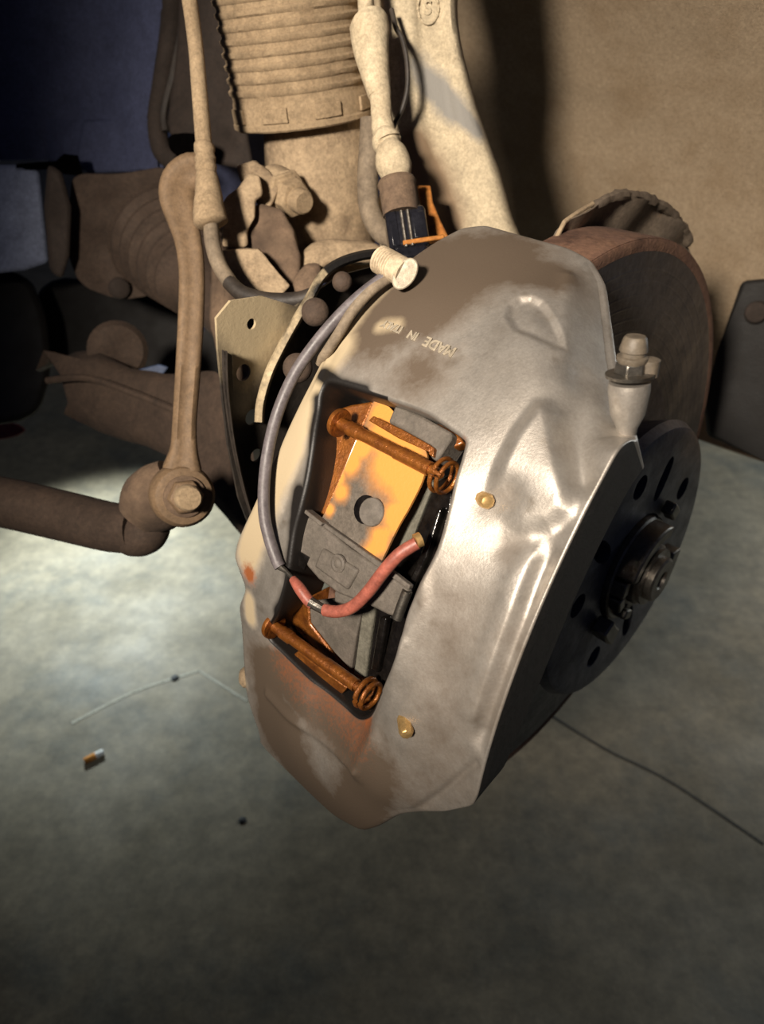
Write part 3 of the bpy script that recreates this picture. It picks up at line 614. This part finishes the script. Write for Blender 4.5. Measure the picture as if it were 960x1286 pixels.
slab([(548,530),(578,548),(583,556),(570,562),(555,560)], .1985, .006).build('upper_clip', 'copper_grease', spring, bevel=.0008)

# ================================================================ wear sensor lead
lead = thing('wear_sensor_lead', C(340, 600, .2), 'grey sensor wire looping down the caliper edge into a red sleeve', 'wire')
wp = [(500,338,.333),(478,352,.333),(452,372,.334),(425,398,.335),(396,432,.337),(370,470,.339),(350,515,.340),(338,560,.341),(332,605,.342),(332,645,.343),(338,675,.343),(347,702,.342),(352,712,.3415)]
mb = MB(); mb.tube(px(wp), .0027, n=14, res=90); mb.build('grey_cable', 'wire_grey', lead)
wp2 = [(496,345,.3325),(470,362,.3322),(445,388,.3325),(428,415,.334),(412,440,.337),(402,455,.345)]
mb = MB(); mb.tube(px(wp2), .0024, n=12, res=40); mb.build('second_strand', 'hose_dust', lead)
mb = MB(); mb.tube(px([(352,712,.3415),(360,718,.339),(368,727,.336),(374,736,.333)]), [.0016, .001, .0009, .0012], n=10, res=16); mb.build('bare_core', 'steel', lead)
mb = MB(); mb.tube(px([(368,727,.333),(376,738,.330),(386,752,.328),(394,760,.327)]), [.0018, .0026, .0026, .0024], n=12, res=24); mb.build('red_sleeve', 'wire_red', lead)
mb = MB(); mb.tube(px([(390,756,.327),(402,763,.3255),(412,768,.324)]), [.0024, .0022, .0023], n=10, res=12); mb.build('crimp', 'steel', lead)
mb = MB(); mb.tube(px([(408,766,.3245),(424,768,.321),(443,762,.316),(462,744,.310),(482,718,.304),(502,696,.300),(524,682,.2985)]), [.0027]*6+[.0026], n=14, res=60); mb.build('red_sleeve', 'wire_red', lead)
mb = MB(); mb.tube(px([(522,680,.2975),(529,677,.298)]), [.003, .003], n=12); mb.build('terminal', 'brass', lead)
# white plug end the wire leaves from
plug = thing('sensor_plug', P(505, 345, .33), 'off-white ribbed plug clipped to the top left of the caliper', 'plug')
mb = MB(); c0, c1 = P(478, 326, .335), P(514, 346, .326); axp = nrm(c1-c0); Lp = np.linalg.norm(c1-c0)
prof = [(0, 0), (0, .0062)]
for k in range(6): prof += [(.0012+k*.0014, .0062), (.0015+k*.0014, .0056), (.0021+k*.0014, .0056), (.0024+k*.0014, .0062)]
mb.lathe(c0, axp, prof+[(Lp*.9, .0062), (Lp*.9, 0)], n=28); mb.build('ribbed_body', 'plug_white', plug, angle=30)
mb = MB(); fc = P(509, 344, .3235); mb.prism(disc_pts(fc, CAM-fc, .0072, 28, ref=P(500, 360, .33)-P(520, 330, .33), ry=.0046), ray(509, 344)*.004); mb.build('white_end', 'alu_face', plug, bevel=.0006)

# ================================================================ suspension
strut = thing('air_strut', P(383, 310, .535), 'dusty ribbed suspension strut boot above a round damper tube', 'strut')
bt, bb = P(358, -30, .457), P(384, 152, .50); axs = nrm(bt-bb); Ls = np.linalg.norm(bt-bb)
prof = [(0, .0400), (0, .0452), (.001, .0462), (.0035, .0462), (.0045, .0450), (.0150, .0446), (.0160, .0440)]
z = .017
while z < Ls+.02: prof += [(z, .0440), (z+.0020, .0441), (z+.0032, .0454), (z+.0052, .0457), (z+.0064, .0440)]; z += .0068
mb = MB(); mb.lathe(bb, axs, prof, n=72); mb.build('bellows_boot', 'dusty_boot', strut, angle=40, rough=.0005, rscale=90)
for k in range(5):                                             # raised bosses on the collar
    th = -150+k*42; 
    mb = MB(); x_ = nrm(np.array([1., 0, 0])-axs*axs[0]); y_ = np.cross(axs, x_); vs = []
    dirs = [math.cos(math.radians(th+q))*x_+math.sin(math.radians(th+q))*y_ for q in (-11, 0, 11)]
    mb.shell([[bb+axs*.005+d_*.0450 for d_ in dirs], [bb+axs*.013+d_*.0450 for d_ in dirs]], sum(dirs)/3*.0016); mb.build('collar_boss', 'dusty_boot', strut, bevel=.0004)
mb = MB(); tb = P(405, 318, .542); t0 = P(398, 140, .50); axt = nrm(t0-tb); mb.lathe(tb, axt, [(0, .036), (.004, .0385), (.006, .0372), (np.linalg.norm(t0-tb), .0352)], n=64); mb.build('damper_tube', 'dusty_beige', strut, rough=.0006, rscale=60)
mb = MB(); mb.lathe(tb-axt*.012, axt, [(0, .040), (.010, .0415), (.012, .040), (.0125, .037)], n=64); mb.build('pinch_collar', 'dusty_beige', strut, rough=.001, rscale=70)
# sideways pinch bolt
pb = thing('pinch_bolt', P(375, 262, .47), 'dusty hexagon bolt and nut sticking out in front of the strut tube', 'bolt')
n0, n1 = P(345, 238, .488), P(403, 264, .455); axn = nrm(n1-n0)
mb = MB(); mb.lathe(n0, axn, [(0, .015), (.014, .014), (.016, .0125), (.016, 0)], n=32); mb.build('boss', 'dusty_beige', pb, rough=.001, rscale=90)
mb = MB(); mb.lathe(n0+axn*.014, axn, [(0, .0155), (.003, .0155), (.004, .012), (.012, .0115), (.013, .0095), (.013, 0)], n=6); mb.build('nut', 'dusty_boot', pb, bevel=.001, rough=.0004, rscale=120)
mb = MB(); mb.lathe(n0+axn*.026, axn, [(0, .0075), (.008, .0072), (.0092, .006), (.0092, 0)], n=20); mb.build('bolt_end', 'dusty_boot', pb, angle=40)
# knuckle with the tall arm
kn = thing('steering_knuckle', P(560, 300, .45), 'tall pale cast steering knuckle arm rising behind the caliper', 'knuckle')
ST = [(462,-420,600,-420,.375,552),(464,-200,590,-200,.405,555),(466,-70,585,-70,.420,556),(470,0,575,0,.432,557),(472,50,579,50,.439,560),(475,110,593,110,.447,566),(478,160,608,160,.453,576),(480,215,628,215,.459,592),(474,270,645,275,.464,610),(480,330,668,330,.470,630)]
rows = []
stc = catmull(ST, 90); uu = np.linspace(0, 1, 25)
for (xl, yl, xr, yr, d_, xw) in stc:
    row = []; uw_ = (xw-xl)/(xr-xl); ul = uw_-.33
    for u in uu:
        dep = 0.0
        if u < .12: dep += .016*(1-u/.12)**2
        if u > .93: dep += .012*((u-.93)/.07)**2
        e = 1/(1+math.exp(-(u-ul)*60))*(1-1/(1+math.exp(-(u-uw_)*60))); dep += .0035*e
        row.append(P(xl+(xr-xl)*u, yl+(yr-yl)*u, d_+dep))
    rows.append(row)
mb = MB(); mb.shell(rows, ray(560, 150)*.03+A*-.0)
g = np.array(rows).reshape(-1, 3)
scf = mx([.95*np.exp(-(seg_dist(g, [P(528,80,.44), P(545,110,.45), P(575,140,.455)])/.008)**2), .9*np.exp(-(seg_dist(g, [P(560,120,.447), P(600,165,.455)])/.005)**2)])
trn = np.exp(-(seg_dist(g, [P(520,185,.455), P(545,230,.46), P(560,280,.466)])/.012)**2)
mb.build('cast_arm', 'arm_cast', kn, angle=50, attrs={'scuff': np.concatenate([scf, scf]), 'tarnish': np.concatenate([trn, trn])}, rough=.0004, rscale=100)
# embossed oval and code on the arm
def arm_pt(x, y, lift):
    st = stc[np.argmin(abs(stc[:, 1]-y))]; return P(x, y, st[4]+.0032-lift)
oval = [arm_pt(538+13*math.cos(t), 10+20*math.sin(t), .0006) for t in np.linspace(0, 2*math.pi, 36)]
mb = MB(); mb.tube(oval, .0007, n=8, cap=False); mb.build('cast_oval', 'arm_cast', kn)
text_mesh('cast_mark', 'S', arm_pt(532, 18, .0), arm_pt(546, 18, 0)-arm_pt(532, 18, 0), CAM-arm_pt(538, 10, 0), .010, .0006, 'arm_cast', kn)
for ch, y in (('0', 62), ('8', 80), ('5', 108)): text_mesh('cast_mark', ch, arm_pt(566+(y-60)*.1, y, .0022), arm_pt(576, y+3, .0)-arm_pt(566, y, 0), CAM-arm_pt(566, y, 0), .0055, .0004, 'arm_cast', kn)
# knuckle lumps below the strut
def lump(poly, d_, th, name, m, rough=.001, bevel=.004, dvar=None):
    p = [P(x, y, d_ if dvar is None else dvar[i]) for i, (x, y) in enumerate(poly)]; c = np.mean(np.array(poly), axis=0)
    mb = MB(); mb.prism(p, ray(*c)*th); o_ = mb.build(name, m, kn)
    bm = bmesh.new(); bm.from_mesh(o_.data); bmesh.ops.bevel(bm, geom=[e for e in bm.edges if e.calc_face_angle(0) > .3], offset=bevel, segments=3, affect='EDGES', profile=.5)
    bmesh.ops.triangulate(bm, faces=bm.faces)
    for _ in range(3): bmesh.ops.subdivide_edges(bm, edges=[e for e in bm.edges if e.calc_length() > .005], cuts=1)
    bm.normal_update()
    for v in bm.verts: v.co += v.normal*rough*(noise.noise(v.co*70)+.5*noise.noise(v.co*170))
    bm.to_mesh(o_.data); bm.free()
    for f_ in o_.data.polygons: f_.use_smooth = True
    o_.data.set_sharp_from_angle(angle=math.radians(50)); return o_
lump([(279,311),(310,310),(311,290),(322,275),(320,252),(330,245),(327,220),(312,217),(302,235),(285,247),(276,262),(279,285)], .455, .03, 'clamp_half', 'dusty_beige', bevel=.002)
lump([(296,208),(320,200),(340,214),(352,236),(340,262),(322,256),(328,236),(318,218),(304,230)], .468, .03, 'clamp_half', 'dusty_beige', bevel=.002)
lump([(279,314),(310,312),(325,312),(364,359),(352,372),(315,365),(290,342)], .446, .006, 'bracket_plate', 'dusty_beige', bevel=.0008)
lump([(322,255),(355,262),(370,287),(378,320),(376,358),(364,359),(330,320),(312,310),(312,290)], .462, .02, 'clamp_web', 'dusty_brown', bevel=.003)
lump([(375,318),(400,300),(470,302),(492,320),(470,332),(420,330),(396,345),(378,372),(372,345)], .47, .03, 'knuckle_shoulder', 'dusty_beige', bevel=.005)
lump([(366,352),(385,330),(405,330),(400,372),(376,384)], .45, .03, 'knuckle_rib', 'dusty_brown')
lump([(265,300),(300,300),(380,330),(400,420),(360,520),(300,500),(262,420)], .52, .05, 'hub_carrier', 'dusty_brown', bevel=.01)

mb = MB(); mb.lathe(D, A, [(-.16, .030), (-.15, .042), (-.10, .052), (-.05, .058), (-.034, .058)], n=48); mb.build('hub_carrier_barrel', 'dusty_brown', kn, rough=.0008)
# upright sensor cable with its boots and connector
sens = thing('level_sensor_cable', P(505, 315, .40), 'dust-caked sensor cable with swollen boots ending in a black connector', 'cable')
dS = .415
sp_ = [(455,-40,.40,10),(459,-5,.405,10.5),(461,22,.41,11),(462,27,.41,23),(464,34,.41,25),(466,60,.411,23),(472,95,.413,18),(477,118,.414,15),(478,124,.414,13.5),(480,148,.414,13),(481,160,.414,14.5),(484,172,.414,14)]
mb = MB(); q = [P(x, y, d_) for x, y, d_, r_ in sp_]; mb.tube(q, [r_*d_/F for x, y, d_, r_ in sp_], n=28, res=60); mb.build('upper_boot', 'dusty_light', sens, angle=50, rough=.0004, rscale=130)
sp_ = [(482,166,.414,10),(484,172,.413,17),(487,180,.413,18),(490,184,.412,14),(491,190,.411,19),(494,203,.41,22),(497,216,.41,20),(499,226,.41,14)]
mb = MB(); q = [P(x, y, d_) for x, y, d_, r_ in sp_]; mb.tube(q, [r_*d_/F for x, y, d_, r_ in sp_], n=28, res=50); mb.build('lower_boot', 'dusty_light', sens, angle=50, rough=.0005, rscale=130)
k0, k1 = P(498, 226, .408), P(512, 320, .408); axk = nrm(k1-k0); Lk = np.linalg.norm(k1-k0)
mb = MB(); mb.lathe(k0, axk, [(0, 0), (0, .0095), (.002, .0105), (.004, .0098), (.0185, .0098), (.0185, 0)], n=36); mb.build('connector_neck', 'dusty_brown', sens, angle=30)
xk = nrm(P(537, 290, .408)-P(485, 294, .408)); xk = nrm(xk-(xk@axk)*axk); yk = np.cross(axk, xk)
if yk@(CAM-k0) < 0: yk = -yk
cc = P(511, 292, .412)
mb = MB(); mb.box(cc, xk*.0108, axk*.0108, yk*.009); cs_ = mb.build('connector_shell', 'connector', sens, bevel=.0025, seg=3)
for t in (-.0020, .0014): 
    mb = MB(); p = cc+yk*.0088+xk*t; mb.tube([p-axk*.0105, p+axk*.0105], .0011, n=10); mb.build('connector_rib', 'steel', cs_)
mb = MB(); p = cc+yk*.0088+xk*.0065; mb.box(p, xk*.0036, axk*.007, yk*.0008); mb.build('latch', 'connector', cs_, bevel=.0006)
mb = MB(); p = cc+yk*.0088-xk*.0070; mb.box(p, xk*.0022, axk*.0095, yk*.0008); mb.build('latch', 'connector', cs_, bevel=.0006)
mb = MB(); p = cc+axk*.0132; mb.box(p, xk*.0092, axk*.0036, yk*.0085); mb.build('connector_foot', 'connector', sens, bevel=.0018)
br = thing('rusty_bracket', P(550, 300, .42), 'small rust-orange bracket strip behind the black connector', 'bracket')
mb = MB(); mb.shell([[P(524, 233, .425), P(541, 233, .425)], [P(528, 255, .424), P(544, 254, .424)], [P(534, 280, .423), P(553, 276, .423)], [P(538, 305, .422), P(565, 300, .422)]], ray(540, 270)*.006); mb.build('strip', 'rust_orange' if 'rust_orange' in MATS else mat('rust_orange', 'b5762f', '96591f', rough=.8, scale=120, bump=.5).name, br, bevel=.0008)
mb = MB(); mb.box(P(532, 303, .405), xk*.011, axk*.0012, yk*.003); mb.build('tab', 'rust_orange', br, bevel=.0006)
mb = MB(); mb.tube(px([(466,150,.445),(464,190,.448),(462,230,.45),(465,265,.45),(480,292,.445),(500,300,.44)]), .0062, n=14, res=40); single(mb.build('rear_hose', 'hose_dust'), 'dusty brown hose running down between the strut tube and the sensor connector', 'hose')
mb = MB(); mb.tube(px([(492,12,.424),(498,36,.423),(505,48,.423),(511,75,.424),(512,108,.426),(506,135,.428),(496,155,.43),(492,168,.43)]), .0014, n=10, res=40); single(mb.build('thin_cable', 'rubber'), 'thin black cable bowing across the face of the pale knuckle arm', 'cable')

# brake hose on the left
hose = thing('brake_hose', P(262, 285, .42), 'dusty brake hose with ribbed grommet hanging left of the strut', 'hose')
mb = MB(); mb.tube(px([(230,-40,.415),(238,0,.42),(246,60,.424),(251,120,.427),(256,180,.43)]), [.0042, .0042, .0042, .0044, .0046], n=16, res=50); mb.build('upper_tube', 'dusty_boot', hose)
sp_ = [(256,178,.43,9),(256,182,.43,12.5),(257,190,.43,13),(257.5,193,.43,11.8),(258,200,.43,13),(258.5,204,.43,11.5),(259,210,.43,13.5),(260,216,.43,12),(260,222,.43,14),(262,245,.43,17),(263,262,.43,19.5),(264,272,.43,21),(265,280,.43,21),(266,284,.43,13)]
mb = MB(); mb.tube([P(x, y, d_) for x, y, d_, r_ in sp_], [r_*d_/F for x, y, d_, r_ in sp_], n=26, res=70); mb.build('grommet', 'dusty_boot', hose, angle=50, rough=.0004, rscale=130)
mb = MB(); mb.tube(px([(265,282,.43),(267,305,.427),(275,332,.424),(290,356,.420)]), [.0042, .0044, .0044, .0043], n=16, res=30); mb.build('dusty_length', 'hose_dust', hose)
mb = MB(); mb.tube(px([(288,354,.4202),(302,367,.417),(325,375,.413),(350,378,.409),(378,376,.405),(400,368,.402)]), .0043, n=16, res=40); mb.build('black_length', 'rubber', hose)

# drop link and anti-roll bar
link = thing('stabiliser_link', P(235, 640, .42), 'dusty tan stabiliser link rod with a bolted eye at its lower end', 'link')
lk = [(262,212,.445,13,7),(246,214,.443,22,9),(229,226,.442,24,11),(223,246,.440,23,12),(228,272,.438,19,12),(236,300,.436,17,12),(241,340,.434,16,12),(240,400,.432,16,12),(236,470,.430,15.5,12),(232,530,.428,15,12),(231,565,.427,17,12),(229,590,.426,24,12)]
q = catmull(np.array([list(P(x, y, d_))+[r_*d_/F] for x, y, d_, r_, e in lk]), 70)
mb = MB(); tn = np.gradient(q[:, :3], axis=0); rows = []
for i in range(len(q)):
    c = q[i, :3]; v = nrm(CAM-c); sd_ = nrm(np.cross(tn[i], v)); h_ = q[i, 3]
    rows.append([c-sd_*h_, c-sd_*h_*.9+v*.0025, c-sd_*h_*.55+v*.0040, c-sd_*h_*.25+v*.0028, c+sd_*h_*.25+v*.0028, c+sd_*h_*.55+v*.0040, c+sd_*h_*.9+v*.0025, c+sd_*h_])
mb.shell(rows, ray(240, 400)*.012); mb.build('rod', 'link_paint', link, angle=60)
e0 = P(228, 622, .432); axe = nrm(P(243, 628, .40)-e0)
mb = MB(); mb.lathe(e0, axe, [(-.012, 0), (-.012, .016), (-.006, .0175), (.006, .0175), (.009, .0155), (.0095, .013), (.0095, 0)], n=40); eye = mb.build('eye', 'link_paint', link, angle=40, rough=.0004)
mb = MB(); mb.lathe(e0+axe*.009, axe, [(0, 0), (0, .0115), (.0025, .0115), (.003, .0095), (.003, 0)], n=36); mb.build('washer', 'dusty_brown', eye)
mb = MB(); mb.lathe(e0+axe*.0115, axe, [(0, .0102), (.004, .0098), (.005, .0085), (.005, 0)], n=6); mb.build('nut', 'link_paint', eye, bevel=.0008)
mb = MB(); mb.lathe(e0+axe*.016, axe, [(0, .0072), (.008, .0070), (.0092, .0060), (.0092, 0)], n=28); mb.build('bolt_end', 'dusty_boot', eye, angle=40)
bar = thing('anti_roll_bar', P(80, 640, .48), 'thick dark brown anti-roll bar reaching in from the left edge', 'bar')
mb = MB(); mb.tube(px([(-90,615,.50),(0,630,.485),(80,648,.47),(140,662,.46),(172,664,.455)]), [.0165, .0160, .0155, .0150, .0145], n=26, res=30); mb.build('bar', 'bar_brown', bar)
mb = MB(); mb.tube(px([(150,668,.458),(168,672,.456),(184,668,.454),(196,655,.452)]), [.010, .0128, .0128, .010], n=24, res=24); mb.build('bar_end', 'bar_brown', bar)
mb = MB(); mb.tube(px([(176,652,.452),(190,634,.45),(206,616,.448),(222,600,.446)]), [.014, .0195, .0185, .014], n=26, res=24); mb.build('flattened_eye', 'dusty_brown', bar, rough=.0006)

# drive shaft boot and housing
shaft = thing('drive_shaft', P(200, 320, .62), 'dark ribbed drive shaft boot and brown joint housing at left', 'drive shaft')
s0, s1 = P(206, 300, .665), P(310, 425, .55); axd = nrm(s1-s0); Ld = np.linalg.norm(s1-s0)
prof = [(.0, .046), (.004, .049)]
for k in range(6): 
    z = .006+k*.0135; rr = .048-.0030*k; prof += [(z, rr-.006), (z+.004, rr), (z+.008, rr), (z+.012, rr-.007)]
mb = MB(); mb.lathe(s0, axd, prof+[(.10, .022), (.16, .018), (.26, .018)], n=60); mb.build('ribbed_boot', 'bar_brown', shaft, angle=50)
mb = MB(); mb.prism([P(x, y, .66) for x, y in dense([(88,215),(150,220),(215,205),(222,240),(180,260),(160,300),(170,345),(195,372),(150,378),(100,360),(84,320),(88,260)])], ray(140, 300)*.05); mb.build('joint_housing', 'bar_brown', shaft, bevel=.006, seg=3)
mb = MB(); c = P(150, 362, .655); mb.lathe(c, CAM-c, [(0, 0), (0, .009), (.004, .0085), (.006, .006), (.006, 0)], n=24); mb.build('housing_bolt', 'chassis_brown', shaft, angle=40)
mb = MB(); mb.prism([P(x, y, .64) for x, y in [(60,205),(78,215),(90,260),(88,320),(78,352),(62,340),(55,260)]], ray(75, 280)*.04); mb.build('housing_flange', 'chassis_brown', shaft, bevel=.004)

# lower control arm and neighbours
arm = thing('lower_control_arm', P(150, 520, .60), 'dark brown lower control arm crossing behind the link rod', 'control arm')
rows = [[P(45, 465, .66), P(55, 440, .64), P(75, 470, .625), P(85, 505, .62), P(80, 520, .63)], [P(110, 440, .63), P(115, 455, .61), P(130, 490, .60), P(135, 530, .60), P(132, 545, .615)],
        [P(165, 462, .60), P(170, 475, .585), P(185, 505, .575), P(190, 548, .575), P(186, 562, .59)], [P(225, 470, .57), P(228, 485, .555), P(236, 520, .55), P(236, 572, .55), P(230, 588, .56)],
        [P(275, 470, .54), P(280, 500, .525), P(292, 570, .52), P(305, 660, .52), P(306, 675, .53)], [P(310, 540, .50), P(318, 570, .49), P(330, 640, .485), P(340, 700, .485), P(345, 715, .49)]]
mb = MB(); rr_ = [catmull([list(r[j]) for r in rows], 30) for j in range(5)]; g = np.array(rr_).transpose(1, 0, 2); mb.shell(g, ray(180, 500)*.03); mb.build('arm_web', 'bar_brown', arm, angle=50, rough=.0008)
mb = MB(); mb.tube(px([(60,478,.62),(110,475,.60),(170,495,.572),(236,522,.547)]), .003, n=8, res=24); mb.build('weld_seam', 'bar_brown', arm)
mb = MB(); mb.lathe(P(148, 440, .63), CAM-P(148, 440, .63), [(-.03, .024), (0, .024), (.004, .020), (.004, 0)], n=30); mb.build('bush', 'bar_brown', arm, angle=40)
mb = MB(); mb.prism([P(x, y, .80) for x, y in dense([(30,335),(210,365),(300,380),(300,500),(190,480),(60,475)])], ray(190, 420)*.05); single(mb.build('subframe_bracket', 'dark_plastic', bevel=.006), 'dim brown subframe bracket below the ribbed drive shaft boot', 'bracket')
mb = MB(); mb.prism([P(x, y, .62) for x, y in [(166,466),(200,457),(212,461),(205,470),(170,472)]], ray(190, 465)*.01); single(mb.build('blue_lit_bit', 'lit_blue', bevel=.001), 'small bluish lit bit on the lower control arm behind the link rod', 'clip')  # blue slab painting in a bluish lit spot
mb = MB(); mb.prism([P(x, y, .75) for x, y in dense([(-60,330),(40,340),(60,400),(66,470),(50,520),(20,534),(-60,536)])], ray(20, 430)*.12); single(mb.build('engine_undertray', 'dark_plastic', bevel=.008), 'black plastic undertray edge in deep shadow at the left edge', 'tray')
mb = MB(); mb.prism([P(x, y, .95) for x, y in dense([(-30,528),(20,530),(36,540),(20,550),(-30,556)])], ray(0, 540)*.08); single(mb.build('red_case', 'red_paint', bevel=.004), 'dull red case lying behind the anti-roll bar at the left edge', 'case')

# chassis panels upper left
ch = thing('inner_wing_panel', P(120, 210, .75), 'dark blue-grey inner wing panel filling the upper left', 'body panel')
rows = [[P(x, y, d_) for x, y, d_ in r] for r in [[(-120,-80,.66),(60,-80,.66),(150,-80,.65),(215,-80,.63)], [(-120,60,.72),(60,60,.72),(150,60,.70),(208,60,.66)], [(-120,150,.76),(60,150,.76),(130,150,.73),(190,150,.69)], [(-120,203,.78),(60,203,.78),(105,214,.74),(200,214,.70)]]]
mb = MB(); mb.shell(rows, ray(100, 100)*.03); mb.build('panel', 'chassis_paint', ch, bevel=.002)
mb = MB(); mb.prism([P(x, y, .735-.0003*(x-100)) for x, y in [(104,150),(190,148),(186,165),(205,160),(222,200),(200,215),(108,218),(96,196)]], ray(150, 180)*.03); mb.build('lower_flange', 'chassis_paint', ch, bevel=.003)
for pth in ([(206,-10,.655),(206,30,.655),(198,90,.66),(189,150,.668)], [(230,-10,.63),(229,30,.632),(218,90,.64),(206,140,.65),(208,165,.652)]):
    mb = MB(); mb.tube(px(pth), .0032, n=10, res=30); mb.build('seal_strip', 'rubber', ch)
mb = MB(); mb.tube(px([(216,-30,.65),(216,30,.65),(207,90,.655),(198,150,.66),(204,190,.66),(225,205,.655)]), .0085, n=14, res=40); mb.build('ribbed_conduit', 'chassis_brown', ch, angle=60)
mb = MB(); mb.prism([P(x, y, .70) for x, y in [(20,206),(70,202),(80,193),(98,195),(105,221),(82,219),(60,213),(20,214)]], ray(70, 205)*.006); mb.build('panel_gap', 'hole_black', ch)
tw = thing('strut_tower_panel', P(260, 200, .62), 'brown inner wheel arch panel directly left of the ribbed strut boot', 'body panel')
rows = [[P(228,-60,.60), P(262,-60,.585), P(300,-60,.58)], [P(222,60,.63), P(262,60,.615), P(300,60,.61)], [P(210,155,.65), P(262,160,.635), P(310,160,.63)], [P(212,168,.655), P(262,205,.645), P(320,215,.64)]]
mb = MB(); mb.shell(rows, ray(260, 100)*.03); mb.build('panel', 'chassis_brown', tw, bevel=.003)
mb = MB(); mb.prism([P(x, y, .60) for x, y in dense([(210,168),(240,166),(262,172),(250,196),(226,200),(212,188)])], ray(235, 180)*.004); mb.build('opening', 'hole_black', tw)
mb = MB(); mb.prism([P(x, y, .70) for x, y in [(-80,208),(30,206),(50,214),(62,330),(30,340),(-80,352)]], ray(20, 280)*.08); single(mb.build('chassis_rail', 'chassis_light', bevel=.004), 'pale blue-grey box rail end at the left edge under the wing panel', 'rail')

# wheel arch liner
liner = thing('wheel_arch_liner', W(-.1, 194, .42), 'brown felt wheel arch liner curving behind the disc', 'liner')
rows = [[W(s, th, .405) for s in np.linspace(-.47, .16, 24)] for th in np.linspace(118, 196, 60)]
mb = MB(); mb.shell(rows, np.array([0, 0, 0.0])+(-FW*.006+UZ*.003)); mb.build('felt_shell', 'liner_felt', liner, angle=60, rough=.0025, rscale=18)
rows = [[W(-.47, th, r) for r in (.06, .15, .25, .33, .405)] for th in np.linspace(118, 200, 40)]
mb = MB(); mb.shell(rows, -A*.006); mb.build('inner_wall', 'chassis_paint', liner)
flap = thing('mud_flap_bracket', W(0, 190, .38), 'black plastic liner bracket with a bolt head at the right edge', 'bracket')
mb = MB(); mb.prism([P(x, y, d_) for x, y, d_ in ((932,352,.63),(1010,345,.62),(1010,600,.66),(960,577,.68),(888,548,.70),(884,500,.70),(902,440,.66))], ray(930, 450)*.02); mb.build('plate', 'dark_plastic', flap, bevel=.004)
c = P(950, 392, .638); mb = MB(); mb.lathe(c, CAM-c, [(-.008, .010), (0, .010), (.004, .008), (.005, .004), (.005, 0)], n=24); mb.build('bolt_head', 'chassis_brown', flap, angle=40)
mb = MB(); mb.tube([P(895, 520, .694), P(925, 535, .684), P(975, 556, .668)], .004, n=10, res=16); mb.build('edge_rib', 'chassis_brown', flap)

# ================================================================ on the floor
cig = thing('cigarette_butt', FL(118, 950), 'orange and white cigarette butt lying on the concrete floor', 'cigarette butt')
a_, b_ = FL(106, 956, .004), FL(130, 944, .004); mid = a_*.42+b_*.58
mb = MB(); mb.tube([a_, a_+(mid-a_)*.05, mid], [.0036, .004, .004], n=14); mb.build('filter', 'filter', cig)
mb = MB(); mb.tube([mid, b_], [.0039, .0036], n=14); mb.build('paper', 'paper', cig)
for (x, y, r_, lb) in ((220, 852, .006, 'small dark crumb of grit on the floor left of the caliper'), (305, 1031, .005, 'small dark crumb of grit on the shaded floor below the caliper')):
    c = FL(x, y, .0); mb = MB(); mb.lathe(c, UZ, [(0, r_), (.0015, r_*.9), (.003, r_*.4), (.0032, 0)], n=9); single(mb.build('grit_crumb', 'dark_plastic', rough=.001, rscale=200), lb, 'grit')
